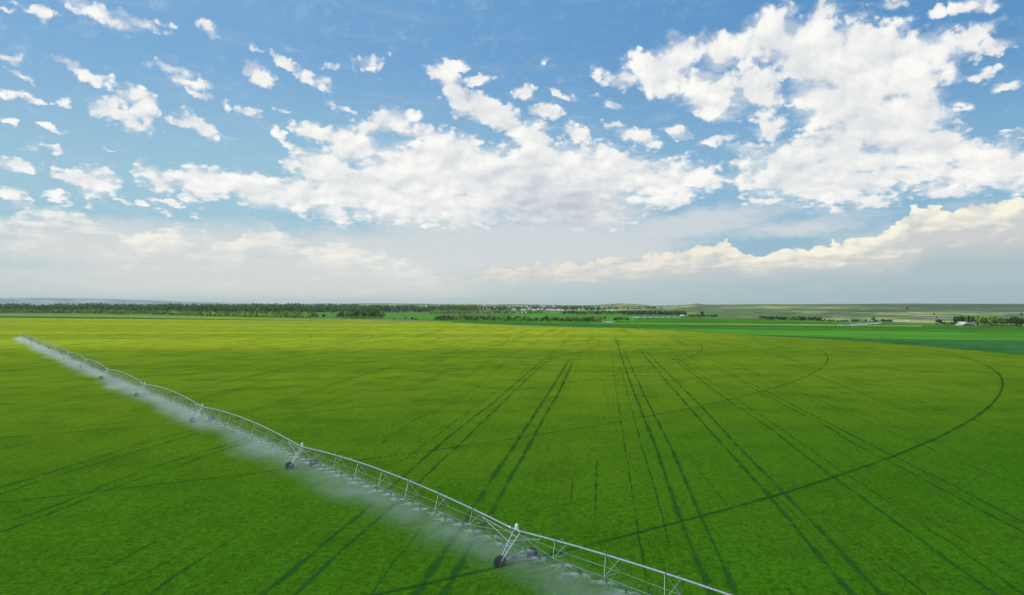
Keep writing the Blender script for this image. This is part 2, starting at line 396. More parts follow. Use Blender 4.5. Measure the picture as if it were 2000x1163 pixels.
M_crop = field_mat('young_barley', (.052, .155, .0055), (.43, .48, .020), (.031, .104, .005))
M_green = field_mat('dark_green_crop', (.052, .185, .006), (.10, .275, .008), (.018, .095, .022), yfun=False)
M_yellow = mat('sunlit_strip', (.20, .36, .015), .8, 0, .03, .25, .02)
M_deep = mat('dark_crop_and_cloud_shade', (.034, .145, .022), .8, 0, .03, .3, .03)
M_lush = mat('lush_crop', (.080, .27, .008), .8, 0, .03, .2, .01)
M_pale = mat('pale_headland', (.20, .27, .05), .85, 0, .03, .25, .02)
M_ground = mat('rough_grassland', (.13, .19, .05), .9, 0, .03, .35, .006)
M_dirt = mat('bare_dirt', (.42, .34, .24), .9, 0, .1, .15, .05)
M_roadm = mat('gravel_road', (.36, .34, .28), .9, 0, .1, .15, .05)

def track_mat(name, col, dens):
    """flattened or younger crop along a wheel line; ragged edges leave gaps"""
    m = bpy.data.materials.new(name); m.use_nodes = True; N = NB(m.node_tree); nt = m.node_tree; b = nt.nodes['Principled BSDF']
    b.inputs['Roughness'].default_value = .85; b.inputs['Specular IOR Level'].default_value = 0.0
    uv = N.new('ShaderNodeUVMap'); u = list(N.sep(uv.outputs[0])); at_ = N.new('ShaderNodeAttribute'); at_.attribute_name = 'fade'; u[2] = at_.outputs['Fac']
    P = N.new('ShaderNodeNewGeometry').outputs['Position']
    e = N.math('ABSOLUTE', N.sub(u[0], .5))
    n = N.noise(P, 3.0, 6, .8); n2 = N.noise(P, .16, 4, .6)
    a = N.add(N.sub(dens, N.mul(e, 1.9)), N.add(N.mul(N.sub(n, .5), 2.6), N.mul(N.sub(n2, .5), 2.6)))
    a = N.mul(N.mul(N.ss(a, -.2, .95), .72), N.ss(u[2], 0.0, 1.0))
    c = N.mix(N.ss(N.noise(P, 5, 5, .7), .35, .65), tuple(x * .7 for x in col), tuple(x * 1.35 for x in col))
    N.l.new(c, b.inputs['Base Color'])
    tr = N.new('ShaderNodeBsdfTransparent'); mx = N.new('ShaderNodeMixShader')
    N.l.new(a, mx.inputs[0]); N.l.new(tr.outputs[0], mx.inputs[1]); N.l.new(b.outputs[0], mx.inputs[2])
    N.l.new(mx.outputs[0], nt.nodes['Material Output'].inputs['Surface'])
    return m
M_tram = track_mat('young_crop_in_wheel_line', (.026, .106, .018), .76)
M_tram_thin = track_mat('thin_wheel_line', (.024, .098, .014), .62)
M_wheel_track = track_mat('pressed_crop_in_wheel_rut', (.022, .088, .014), .95)

def ribbon(name, pts, width, m, z, label, subdiv=4.0, wob=.05):
    pts = [np.array(p[:2], float) for p in pts]; P = [pts[0]]
    for a, b in zip(pts[:-1], pts[1:]):
        n = max(1, int(np.linalg.norm(b - a) / subdiv))
        for i in range(1, n + 1): P.append(a + (b - a) * i / n)
    P = np.array(P)
    if len(P) > 6:
        for _ in range(3): P[1:-1] = (P[:-2] + 2 * P[1:-1] + P[2:]) / 4
    T = np.gradient(P, axis=0); T /= np.linalg.norm(T, axis=1)[:, None] + 1e-9
    Nn = np.stack([-T[:, 1], T[:, 0]], 1)
    P = P + Nn * (rng.normal(0, wob, len(P)))[:, None]
    L = P + Nn * width / 2; Rr = P - Nn * width / 2
    n = len(P); V = np.zeros((2 * n, 3)); V[0::2, :2] = L; V[1::2, :2] = Rr; V[:, 2] = z
    Fc = [(2 * i, 2 * i + 1, 2 * i + 3, 2 * i + 2) for i in range(n - 1)]
    o = mesh_obj(name, V, Fc, m)
    uvl = o.data.uv_layers.new(name='UVMap'); uvs = []
    for i in range(n - 1): uvs += [0, i, 1, i, 1, i + 1, 0, i + 1]
    uvl.data.foreach_set('uv', np.array(uvs, dtype=np.float32))
    fa = o.data.attributes.new('fade', 'FLOAT', 'POINT'); dd = np.concatenate([[0], np.cumsum(np.linalg.norm(np.diff(P, axis=0), axis=1))])
    fv = np.clip(np.minimum(dd, dd[-1] - dd) / 9.0, 0, 1); fa.data.foreach_set('value', np.repeat(fv, 2).astype(np.float32))
    tag(o, label, None, None, 'structure'); return o

# ------------------------------------------------------------------ ground, fields
def sheet(name, poly, z, m, label):
    o = mesh_obj(name, [(p[0], p[1], z) for p in poly], [tuple(range(len(poly)))], m)
    # triangulate so that concave outlines fill properly
    bm = bmesh.new(); bm.from_mesh(o.data); bmesh.ops.triangulate(bm, faces=bm.faces[:]); 
    for f in bm.faces:
        if f.normal.z < 0: f.normal_flip()
    bm.to_mesh(o.data); bm.free()
    tag(o, label, None, None, 'structure'); return o
def curve_pts(pts, n=10):
    """smooth (Catmull-Rom) through ground points"""
    P = [np.array(p[:2], float) for p in pts]; P = [2 * P[0] - P[1]] + P + [2 * P[-1] - P[-2]]; out = []
    for i in range(1, len(P) - 2):
        for k in range(n):
            t = k / n
            out.append(.5 * ((2 * P[i]) + (-P[i - 1] + P[i + 1]) * t + (2 * P[i - 1] - 5 * P[i] + 4 * P[i + 1] - P[i + 2]) * t * t + (-P[i - 1] + 3 * P[i] - 3 * P[i + 1] + P[i + 2]) * t ** 3))
    out.append(P[-2]); return out
sheet('ground', [(-25000, -1000), (25000, -1000), (25000, 9000), (-25000, 9000)], 0.0, M_ground, 'open rough grassland reaching to the horizon')
edge = curve_pts([G(-300, 611.5), G(0, 613.5), G(300, 617.5), G(600, 622.5), G(850, 628), G(1050, 634.5), G(1200, 640.5), G(1350, 647.5), G(1500, 655.5), G(1700, 669), G(2000, 695), G(2300, 730)])
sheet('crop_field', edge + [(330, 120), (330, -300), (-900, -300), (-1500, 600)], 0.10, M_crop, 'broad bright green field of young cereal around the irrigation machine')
fedge = [G(2300, 642), G(2000, 638.5), G(1800, 634.5), G(1600, 629), G(1500, 624.5), G(1350, 621), G(1330, 616), G(1100, 614.5), G(1000, 615), G(850, 617)]
sheet('green_field', [G(850, 627.5)] + [tuple(p) for p in edge[40:]] + fedge, 0.05, M_green, 'deep green crop field beyond the curved edge on the right')
def strip(name, a, b, z, m, label):
    """band between an upper (far) and a lower (near) row of photographed points"""
    sheet(name, curve_pts([G(*p) for p in a], 6) + curve_pts([G(*p) for p in b[::-1]], 6), z, m, label)
strip('crop_sun_or_shade_strip', [(1150,631),(1350,632),(1600,634),(1800,636.5)], [(1150,632),(1350,634.2),(1600,637),(1800,638.5)], .09, M_yellow, 'narrow sunlit band painted yellow-green across the dark green field')  # sunlight between clouds, laid down as a yellower strip of colour
strip('crop_sun_or_shade_strip', [(1000,635),(1350,635.5),(1600,637.5),(2000,642)], [(1000,636),(1350,638.8),(1600,640.5),(2000,645)], .11, M_deep, 'narrow bluish dark band of painted cloud shade behind the lush strip')  # cloud shadow on the field, laid down as a darker strip of colour
strip('crop_sun_or_shade_strip', [(1250,642),(1500,645),(1750,648),(2100,653)], [(1250,643),(1500,655),(1750,662),(2100,668)], .13, M_lush, 'bright lush crop band next to the curved field edge')
strip('crop_sun_or_shade_strip', [(1460,654.5),(1560,657.5),(1700,663),(1850,665),(2150,671)], [(1460,655.2),(1560,660),(1700,668),(1850,680),(2150,703)], .16, M_deep, 'dark bluish crop wedge widening to the right')
strip('crop_sun_or_shade_strip', [(880,629.5),(1000,631.5),(1120,634),(1200,637)], [(880,630.5),(1000,635.3),(1120,639),(1200,641)], .18, M_deep, 'dark green crop wedge behind the yellow-green field')
strip('meadow', [(540,612),(640,611),(760,612.5),(860,613)], [(540,619),(640,620),(760,622),(860,624)], .04, M_lush, 'bright green meadow between the woods and the grove')
strip('meadow', [(1000,612.5),(1120,613),(1240,616)], [(1000,624),(1120,626),(1240,628)], .07, M_lush, 'bright green meadow behind the scattered tree row')
strip('headland', [(-60,612.3),(300,615.8),(600,621.3),(840,627)], [(-60,616.3),(300,618.6),(600,624),(840,629)], .14, M_pale, 'pale grassy headland along the far edge of the crop')
strip('headland', [(-60,617),(200,619.5),(450,624),(700,628)], [(-60,620.5),(200,622.8),(450,625.6),(700,628.3)], .16, M_deep, 'dark green strip of painted cloud shade just inside the far edge of the crop')  # dark colour stands for cloud shadow along the field's far edge
strip('dirt_patch', [(1176,628.2),(1190,627.8),(1202,628.6)], [(1176,629.9),(1190,630.6),(1202,629.4)], .2, M_dirt, 'patch of bare pale dirt at the end of the tree row')

# tramlines left by tractors
TR = [
 ('w', [(1111.5,703),(1077,760),(1032,829),(993,889),(955,945),(906,1027),(831,1133.6),(800,1180)], .85),
 ('w', [(1119,707.5),(1092,766),(1059,823),(1022,893),(1000,928),(963.8,995.5),(927,1053),(885.6,1128),(860,1175)], .80),
 ('w', [(1083,685),(1002,754),(951,797.5),(885,847),(825,900),(729,985),(692.8,1016),(635.5,1060.6),(554.7,1131),(500,1175)], .62),
 ('w', [(1087.5,688),(1044,727),(969,799),(918,850),(840,922),(765.8,993),(708,1039.8),(656,1086.7),(604,1136),(565,1175)], .55),
 ('t', [(942,751),(894,784),(816,817),(768,850),(730,880)], .4),
 ('t', [(972,763),(894,820),(837,865),(780,907)], .4),
 ('w', [(460,826),(378,850.5),(268,883.5),(169,913.4),(65,944.7),(0,968),(-60,988)], .62),
 ('w', [(470,818),(378,843.5),(289,862),(182,899),(62.5,935.6),(0,953.8),(-60,972)], .5),
 ('w', [(520,845),(427,875.6),(328,904),(234.5,935.6),(125,985),(67.7,1008.5),(0,1027)], .5),
 ('w', [(525,852),(432.5,881),(318,922.5),(229,951),(140.7,987.7),(86,1011),(15.6,1037)], .5),
 ('t', [(417,1050),(359.6,1084),(302,1115),(240,1145)], .5), ('t', [(484.6,1036),(422,1076),(380,1099.7),(323,1136),(284,1170)], .5),
 ('t', [(836,1019),(791.8,1073.7),(750,1118),(720,1170)], .4),
 ('t', [(1192.8,668),(1200,740),(1217.5,856),(1246.4,1039.8),(1262,1130)], .32),
 ('t', [(1210.8,712),(1228.8,784),(1251,862.8),(1292,1006),(1312,1090)], .38),
 ('w', [(1201.8,660),(1217.5,709.8),(1240,772.8),(1255.8,813),(1276,862.8),(1329.8,1021.5),(1366,1105),(1390,1170)], .75),
 ('w', [(1217.5,682.8),(1235.5,723),(1255.8,768),(1280.5,817.8),(1305,862.8),(1366,1006),(1410.6,1102),(1440,1170)], .6),
 ('w', [(1246.8,680.5),(1289.5,732),(1366,820),(1404,862),(1509.6,979.9),(1561.7,1039.8),(1602,1094.5),(1680,1180)], .62),
 ('w', [(1255.8,681.6),(1305,730),(1365,790),(1431,862.8),(1538,972),(1602,1037),(1654,1094.5),(1735,1175)], .68),
 ('w', [(1307.5,697),(1343.5,724),(1370.5,744.6),(1438,794),(1501,835.8),(1578.7,896.5),(1636,940.8),(1690.7,978.5),(1766,1033),(1826,1079),(1888.7,1120.5),(1955,1172)], .55),
 ('t', [(1316.5,697),(1390.8,748),(1449,788.5),(1501,822),(1555,860.5),(1662,935.6),(1740,983.8),(1849.6,1058),(1940.8,1123)], .5),
 ('w', [(1393,718.8),(1440,742),(1510,780.6),(1580,817.8),(1606,828),(1662,865),(1742.8,905.6),(1800,935.6),(1875.7,977),(1951,1017.6),(2040,1062)], .52),
 ('w', [(1393,713),(1447,741),(1519,776),(1559.5,798.6),(1626.5,832),(1711.5,875.6),(1766,903),(1836.6,938),(1914.8,977),(1966.9,1006),(2040,1045)], .52),
 ('t', [(1559,766),(1606,786),(1662.5,811),(1752.5,849),(1826,881),(1888.7,909.5),(1953.9,934),(2040,972)], .45),
 ('w', [(1560,712),(1626.5,736.8),(1689.5,759),(1752.5,777),(1808.8,795),(1876,813),(1932.5,831),(2040,864)], .4),
 ('t', [(1761.5,772.8),(1820,793),(1869.5,807.6)], .7), ('t', [(1763.8,727.8),(1831,743.5),(1876,752.5),(1990,780)], .5),
 ('t', [(1360,680),(1406.5,698.5),(1451.5,718.8),(1510,745.8),(1555,763.8),(1640,800)], .5), ('t', [(1440,683),(1501,700.8),(1555,716.5),(1595.6,728.9)], .5),
 ('t', [(1166,890),(1164,960),(1162,1040)], .45), ('t', [(700,780),(647,794),(546,822.5)], .45), ('t', [(1055,664),(1004,690),(970,722)], .45),
 ('t', [(900,706),(820,730),(720,760),(600,800)], .45), ('t', [(960,720),(860,738),(760,762),(640,796)], .4),
 ('t', [(1150,655),(1135,690),(1118,740)], .3), ('t', [(1284,668),(1330,700),(1390,735)], .4), ('t', [(1700,700),(1790,716),(1900,738)], .5),
 ('t', [(0,880),(120,850),(260,822)], .4), ('t', [(0,845),(150,818),(300,800)], .5), ('t', [(100,1163),(210,1110),(340,1040)], .4),
 ('t', [(1430,900),(1500,960),(1590,1040)], .3), ('t', [(1340,880),(1372,930),(1440,1010)], .3), ('t', [(1120,930),(1112,1000)], .5),
 ('t', [(1600,1010),(1700,1080),(1790,1150)], .35), ('t', [(1700,955),(1800,1010),(1930,1085)], .35)]
def run_on(pts):
    P = [G(*p) for p in pts]
    def ext(a, b, Lx): v = Vector(b[:2]) - Vector(a[:2]); v.normalize(); return (b[0] + v.x * Lx, b[1] + v.y * Lx, 0)
    if pts[-1][1] > 1100 or pts[-1][0] > 1880 or pts[-1][0] < 25: P.append(ext(P[-2], P[-1], 30))
    if pts[0][0] < 25: P.insert(0, ext(P[1], P[0], 30))
    return P
for k, pts, w in TR:
    ribbon('tramline', run_on(pts), w * (1.45 if k == 'w' else 1.3), M_tram if k == 'w' else M_tram_thin, .13 if k == 'w' else .12, 'dark tractor wheel line pressed into the green crop')

# ------------------------------------------------------------------ the irrigation machine: geometry of the line of towers
PIV = Vector((-379, 615, 0))
TW = [G(1008, 1101), G(590, 914.5), G(395.5, 825), G(283.5, 774.8)]
NSP = 11
dist1 = (Vector(TW[0]) - PIV).length
SP = dist1 / NSP
dirn = (Vector(TW[0]) - PIV).normalized()
towers = [Vector(TW[0])]
for k in range(1, NSP): towers.append(Vector(TW[0]) - dirn * SP * k)
for k in range(1, 4):     # follow the slight bends of the real machine
    t = Vector(TW[k]); towers[k] = t
for k, (px, Y) in zip(range(4, NSP), ((211, 292), (169, 342), (135, 390), (110, 437), (87.5, 483), (69, 528), (54, 573))): towers[k] = Vector((X_at(px, Y), Y, 0))
towers = [Vector((t.x, t.y, 0)) for t in towers]
outer = towers[0] + Vector((.612, -.791, 0)) * 58
line = [outer] + towers + [PIV]       # consecutive supports, outer end first
HP = 3.62
PILLAR = 3.9

D0 = PIV.length; AL = math.atan2(PIV.x, PIV.y)
for t, tan_px in zip(towers[:8], (1958, 1617, 1372, 1172, 994, 859, 728, 610)):
    r0 = (t - PIV).length; r1 = D0 * math.sin(math.atan((tan_px - 1000) / F) - AL)     # ruts drift a little round the circle
    a0 = math.atan2(t.y - PIV.y, t.x - PIV.x); n = 170; pts = []
    a1 = math.pi / 2 - (math.atan((tan_px - 1000) / F)) - math.pi / 2      # direction in which the rut is furthest right
    for i in range(n + 1):
        a = a0 - R(62) + R(200) * i / n
        k = min(1, max(0, (a - a0) / (a1 - a0))); k = k * k * (3 - 2 * k); r = r0 + (r1 - r0) * k
        pts.append((PIV.x + r * math.cos(a), PIV.y + r * math.sin(a)))
    ribbon('wheel_track', pts, .95 if t is towers[0] else .72, M_wheel_track, .145, 'curved dark wheel rut ringing the pivot of the irrigation machine', 5, .04)

machine = empty('irrigation_machine', (PIV.x, PIV.y, 0))
tag(machine, 'long galvanised centre pivot irrigation machine spraying water across the green field', 'irrigation machine')
def MP(o): # parent keeping world position (root has no rotation)
    o.parent = machine; o.location = Vector(o.location) - Vector((PIV.x, PIV.y, 0)); return o

def span_geom(a, b):
    """returns functions of s in 0..1 : pipe centre, truss nodes"""
    a = Vector((a.x, a.y, 0)); b = Vector((b.x, b.y, 0)); u = (b - a).normalized(); n = Vector((-u.y, u.x, 0))
    def pipe(s): 
        p = a.lerp(b, s); p.z = HP + 1.08 * (1 - (2 * s - 1) ** 2); return p
    return a, b, u, n, pipe
NPAN = 8
drops = []            # (position of the outlet, nozzle height, axis)
for i in range(len(line) - 1):
    a, b, u, n, pipe = span_geom(line[i], line[i + 1]); L = (b - a).length; near = i < 6
    mb = MB(); mb.tube([pipe(k / 24) for k in range(25)], .098, 12 if near else 8)
    for k in range(NPAN + 1):
        for dk in (0,) :
            s_ = min(max(k / NPAN + .012, .004), .996); p = pipe(s_); q = pipe(s_ + .002)
            mb.rod(p - (q - p).normalized() * .05, p + (q - p).normalized() * .05, .155, 10, 1)
    MP(mb.build('span_pipe', [M_galv, M_band], None, None, True))
    tr = MB(); prev = {}
    for side in (-1, 1):
        last = pipe(0.006) - Vector((0, 0, .35)); 
        for k in range(1, NPAN):
            s_ = k / NPAN; e = math.sin(math.pi * min(s_, 1 - s_) * 1.0) ; depth = 1.2 + .75 * min(1.0, 2.4 * min(s_, 1 - s_)); half = 1.05
            p = pipe(s_); node = p + n * side * half - Vector((0, 0, depth)); prev[(side, k)] = node
            tr.rod(last, node, .022, 5); last = node
            for ds in (-.9, .9):
                tr.rod(pipe(s_ + ds / L) - Vector((0, 0, .08)), node, .027, 6)
        tr.rod(last, pipe(.994) - Vector((0, 0, .35)), .022, 5)
    for k in range(1, NPAN): tr.rod(prev[(-1, k)], prev[(1, k)], .030, 5)
    MP(tr.build('truss', M_truss))
    nd = int(L / 2.95)
    for k in range(nd):
        s_ = (k + .6) / nd
        if i == len(line) - 2 and s_ > .93: continue
        drops.append((pipe(s_), u, n, i))
    # power cable laid along the pipe
    cb = MB(); cb.tube([pipe(k / 20) + Vector((0, 0, .135)) + n * .04 for k in range(21)], .018, 4); MP(cb.build('power_cable', M_black))

def tower(t, u):
    """A frame on two wheels; u = direction of the pipe, n = direction of travel"""
    n = Vector((-u.y, u.x, 0))
    if n.x > 0: n = -n
    root = empty('drive_tower', t); MP(root)
    WB = 2.12
    top = Vector((0, 0, HP - .12))
    for sgn in (-1, 1):
        mb = MB(); foot = n * sgn * (WB - .12) + Vector((0, 0, .80))
        a1 = top + u * .75 + n * sgn * .1; a2 = top - u * .35 + n * sgn * .1
        f1 = foot + u * .16; f2 = foot - u * .16
        mb.rod(a1, f1, .052, 6); mb.rod(a2, f2, .052, 6)
        for q in (.15, .32, .5, .68, .85): mb.rod(a1.lerp(f1, q), a2.lerp(f2, q), .026, 5)
        o = mb.build('leg_frame', M_galv if sgn > 0 else M_galv_dull_shade, root)  # right legs get the duller steel: their shaded side is in the colour
        br = MB(); br.rod(pipe_h(-u * 6.6, .38), a1.lerp(f1, .42) , .034, 6); br.build('brace', M_galv, root)
        br2 = MB(); br2.rod(pipe_h(u * 4.2, .28), a2.lerp(f2, .34), .030, 6); br2.build('brace', M_galv_dull_shade, root)
    bm_ = MB(); bm_.box((0, 0, .72), 2 * WB - .5, .17, .17, math.atan2(n.y, n.x)); bm_.box((0, 0, .93), 1.5, .08, .08, math.atan2(n.y, n.x))
    bm_.build('base_beam', M_galv_dull_shade, root)
    mo = MB(); mo.box((n.x * .3, n.y * .3, .80), .55, .34, .36, math.atan2(n.y, n.x)); mo.rod(n * -.9 + Vector((0, 0, .63)), n * .9 + Vector((0, 0, .63)), .04, 6)
    mo.build('drive_motor', M_band, root)
    for sgn in (-1, 1):
        c_ = n * sgn * WB + Vector((0, 0, .60))
        w = MB(); w.lathe([(-.17, .40), (-.19, .55), (-.16, .68), (-.08, .725), (.08, .725), (.16, .68), (.19, .55), (.17, .40)], c_, u, 30)
        for k in range(22):      # lugs of the tread
            a_ = 2 * math.pi * k / 22; rad = n * math.cos(a_) + Vector((0, 0, 1)) * math.sin(a_)
            for dd in (-1, 1):
                w.rod(c_ + rad * .715 + u * dd * .015, c_ + (n * math.cos(a_ + .12) + Vector((0, 0, 1)) * math.sin(a_ + .12)) * .70 + u * dd * .18, .028, 4)
        wo_ = w.build('wheel', M_rubber, root, None, False)
        r_ = MB(); r_.lathe([(-.02, .0), (-.02, .12), (-.02, .30), (-.12, .40), (-.12, .42), (.12, .42), (.12, .40), (.03, .30), (.10, .12), (.12, .0)], c_, u, 24)
        r_.build('rim', M_rim, wo_, None, True)
    cb = MB(); cb.box((u.x * .1, u.y * .1, HP + .36), .30, .30, .46, math.atan2(n.y, n.x)); cb.lathe([(.0, .17), (.10, .15), (.14, .06), (.15, 0)], Vector((u.x * .1, u.y * .1, HP + .59)), (0, 0, 1), 12)
    cb.build('control_box', M_white, root)
    fx = MB(); fx.tube([u * -.9 + Vector((0, 0, HP + .02)), u * -.3 + Vector((0, 0, HP + .05)), u * .3 + Vector((0, 0, HP + .05)), u * .9 + Vector((0, 0, HP + .02))], .14, 10)
    fx.build('pipe_joint', M_galv_dull_shade, root, None, True)
    return root
def pipe_h(v, dz):
    s_ = v.length / SP; v = v.copy(); v.z = HP + 1.08 * (1 - (2 * s_ - 1) ** 2) - dz; return v
for i, t in enumerate([outer] + towers):
    uu = ((line[i + 1] if i + 1 < len(line) else PIV) - line[i]).normalized()
    tower(t, -uu)

# pivot pyramid in the middle of the circle
pv = empty('pivot_tower', PIV); MP(pv)
for sx, sy in ((1, 1), (1, -1), (-1, 1), (-1, -1)):
    mb = MB(); mb.rod((sx * 1.5, sy * 1.5, 0), (sx * .28, sy * .28, HP - .1), .075, 6); mb.build('leg', M_galv_dull_shade, pv)
mb = MB()
for z_, q in ((.35, 1.38), (1.7, .94), (2.8, .58)):
    for (x0, y0), (x1, y1) in (((1, 1), (1, -1)), ((1, -1), (-1, -1)), ((-1, -1), (-1, 1)), ((-1, 1), (1, 1))): mb.rod((x0 * q, y0 * q, z_), (x1 * q, y1 * q, z_), .04, 5)
mb.build('cross_bar', M_galv_dull_shade, pv)
mb = MB(); mb.rod((0, 0, 0), (0, 0, HP + .1), .12, 10); mb.tube([(0, 0, HP), (0, 0, HP + .6), (.2, -.3, HP + .75), (.5, -.7, HP + .6), (.7, -1.0, HP)], .115, 8); mb.build('riser_pipe', M_galv, pv, None, True)
mb = MB(); mb.box((1.35, -.2, 1.5), .4, .6, .9); mb.build('control_box', M_white, pv)

# hanging hoses with their sprinklers: the nearest hundred as parts, the rest as one
def drop_mesh(mb, p, n, side, zt):
    o = Vector((p.x, p.y, p.z)) + Vector((0, 0, .10))
    mb.tube([o, o + Vector((0, 0, .16)), o + n * side * .14 + Vector((0, 0, .20)), o + n * side * .26 + Vector((0, 0, .05)), o + n * side * .27 + Vector((0, 0, -.3))], .018, 5, 1)
    e = o + n * side * .27
    mb.rod((e.x, e.y, p.z - .2), (e.x, e.y, zt + .35), .014, 5)
    mb.rod((e.x, e.y, zt + .35), (e.x, e.y, zt), .038, 6, 2, .028); mb.rod((e.x, e.y, zt - .03), (e.x, e.y, zt - .06), .075, 8, 2)
    return Vector((e.x, e.y, zt - .05))
noz = []
rest = MB(); cnt = 0
order = sorted(range(len(drops)), key=lambda k: (drops[k][0] - Vector((0, 0, H))).length)
for r_i, k in enumerate(order):
    p, u, n, si = drops[k]; side = 1 if k % 2 else -1; zt = 1.75
    vis = not (p.x / max(p.y, 1) > .75)
    if not vis and r_i < 30 and p.y < 50: pass
    if cnt < 99 and p.y > 52:
        mb = MB(); e = drop_mesh(mb, p, n, side, zt); MP(mb.build('sprinkler_drop', [M_hose, M_galv_dull_shade, M_black])); cnt += 1
    else: e = drop_mesh(rest, p, n, side, zt)
    noz.append((e, u, n, si))
rs = MP(rest.build('sprinkler_drops', [M_hose, M_galv_dull_shade, M_black])); rs['kind'] = 'stuff'

# ------------------------------------------------------------------ water: jets and drifting mist
m = bpy.data.materials.new('flying_water'); m.use_nodes = True; N = NB(m.node_tree); nt = m.node_tree
dfs = N.new('ShaderNodeBsdfDiffuse'); dfs.inputs[0].default_value = (.9, .93, .95, 1); trl = N.new('ShaderNodeBsdfTranslucent'); trl.inputs[0].default_value = (.9, .93, .95, 1)
m1 = N.new('ShaderNodeMixShader'); m1.inputs[0].default_value = .5; N.l.new(dfs.outputs[0], m1.inputs[1]); N.l.new(trl.outputs[0], m1.inputs[2])
m2 = N.new('ShaderNodeMixShader'); m2.inputs[0].default_value = .13; tr_ = N.new('ShaderNodeBsdfTransparent'); N.l.new(tr_.outputs[0], m2.inputs[1]); N.l.new(m1.outputs[0], m2.inputs[2])
N.l.new(m2.outputs[0], nt.nodes['Material Output'].inputs['Surface']); nt.nodes.remove(nt.nodes['Principled BSDF']); M_water = m
V = []; Fj = []
WIND = Vector((-.80, -.60, 0))
for e, u, n, si in noz:
    if e.y < 50: continue
    nj = 60 if e.y < 260 else 24
    for j in range(nj):
        a_ = random.uniform(0, 2 * math.pi); Lj = random.uniform(.5, 1.0 + random.random() ** 2 * 1.5); dv = Vector((math.cos(a_), math.sin(a_), 0)); wd = random.uniform(.008, .018)
        r0 = random.uniform(.05, .4); pts = []
        for q in range(4):
            t_ = r0 + (Lj - r0) * q / 3; p = e + dv * t_ + WIND * (t_ * t_ * .10) - Vector((0, 0, .13 * t_ * t_ - .10 * t_ + 0)); pts.append(p)
        sd_ = Vector((-dv.y, dv.x, 0)).normalized() * wd; b0 = len(V)
        for q, p in enumerate(pts):
            k_ = (1 + .7 * q); V += [tuple(p - sd_ * k_), tuple(p + sd_ * k_), tuple(p + Vector((0, 0, wd * 1.4 * k_)))]
        for q in range(3):
            for x in range(3):
                y = (x + 1) % 3; Fj.append((b0 + q * 3 + x, b0 + q * 3 + y, b0 + q * 3 + 3 + y, b0 + q * 3 + 3 + x))
jets = mesh_obj('water_spray', V, np.array(Fj), M_water); tag(jets, 'fine white water jets fanning out beneath the long irrigation machine', 'water spray', None, 'stuff')

def mist_mat(name, dens, vmax, ymid):
    m = bpy.data.materials.new(name); m.use_nodes = True; N = NB(m.node_tree); nt = m.node_tree; nt.nodes.clear()
    out = N.new('ShaderNodeOutputMaterial'); pv_ = N.new('ShaderNodeVolumePrincipled')
    pv_.inputs['Color'].default_value = (.99, .99, .985, 1); pv_.inputs['Anisotropy'].default_value = .2
    oc = N.new('ShaderNodeTexCoord').outputs['Object']; c = N.sep(oc)        # x along the pipe, y down wind
    P = N.new('ShaderNodeNewGeometry').outputs['Position']
    n1 = N.noise(N.vmul(oc, (1.0, .7, 1.0)), .075, 4, .6, .6); n2 = N.noise(N.vmul(oc, (1.0, .4, 1.4)), .55, 3, .6, .3)
    reach = N.add(vmax * .55, N.mul(N.sub(n1, .45), vmax * 1.6))
    across = N.mul(N.ss(c[1], -2.0, 3.5), N.ss(N.sub(c[1], reach), 1.5, -vmax * .75))
    h = N.mul(N.ss(c[2], .05, .9), N.ss(N.sub(c[2], N.mul(N.sub(n2, .5), 1.2)), 2.9, 1.0))
    dn = N.mul(N.mul(across, h), N.mul(N.ss(n2, .28, .72, .25, 1.0), dens))
    N.l.new(dn, pv_.inputs['Density']); N.l.new(pv_.outputs[0], out.inputs['Volume'])
    return m
M_mist = mist_mat('water_mist', .17, 12.0, 0)
M_mist.cycles.volume_sampling = 'MULTIPLE_IMPORTANCE'
def mist(a, b, m, name, label, w0=-3.0, w1=28.0, rate=.02):
    u = (b - a).normalized(); L = (b - a).length
    n = Vector((-u.y, u.x, 0))
    bx = MB(); bx.box((L / 2, (w0 + w1) / 2, 1.95), L, w1 - w0, 3.5)
    o = bx.build(name, m); o.location = (a.x, a.y, 0); o.rotation_euler = (0, 0, math.atan2(u.y, u.x))
    m.cycles.volume_step_rate = rate
    tag(o, label, 'water mist', None, 'stuff'); return o
mist(towers[0] + (outer - towers[0]) * .62, PIV, M_mist, 'spray_mist', 'pale water mist drifting off the long irrigation machine over the crop')

# ------------------------------------------------------------------ trees
def leaf_mat(name, dark, light):
    m = bpy.data.materials.new(name); m.use_nodes = True; N = NB(m.node_tree); b = m.node_tree.nodes['Principled BSDF']
    b.inputs['Roughness'].default_value = .8; b.inputs['Specular IOR Level'].default_value = .08
    oi = N.new('ShaderNodeObjectInfo'); P = N.new('ShaderNodeNewGeometry').outputs['Position']
    f = N.add(N.mul(N.noise(P, .35, 3, .6), .9), N.mul(N.sub(oi.outputs['Random'], .5), .6))
    f = N.add(f, N.mul(N.sub(N.noise(P, .09, 2, .5), .5), 1.1))
    f2 = N.add(f, N.mul(N.sub(N.noise(P, .03, 2, .5), .5), .8))
    N.l.new(N.mix(N.ss(f2, .15, .8), dark, light), b.inputs['Base Color']); return m
M_leaf_dark = leaf_mat('dark_leaves', (.020, .062, .012), (.075, .165, .024))
M_leaf_mid = leaf_mat('mid_green_leaves', (.050, .120, .012), (.20, .35, .035))
M_leaf_light = leaf_mat('light_green_leaves', (.095, .19, .018), (.26, .40, .05))
M_leaf_dull = leaf_mat('grey_green_leaves', (.07, .11, .03), (.24, .26, .08))
M_leaf_far = leaf_mat('far_wood_leaves', (.030, .075, .028), (.10, .17, .05))
M_bark = mat('bark', (.07, .055, .04), .9, 0, .1, .3, 4)

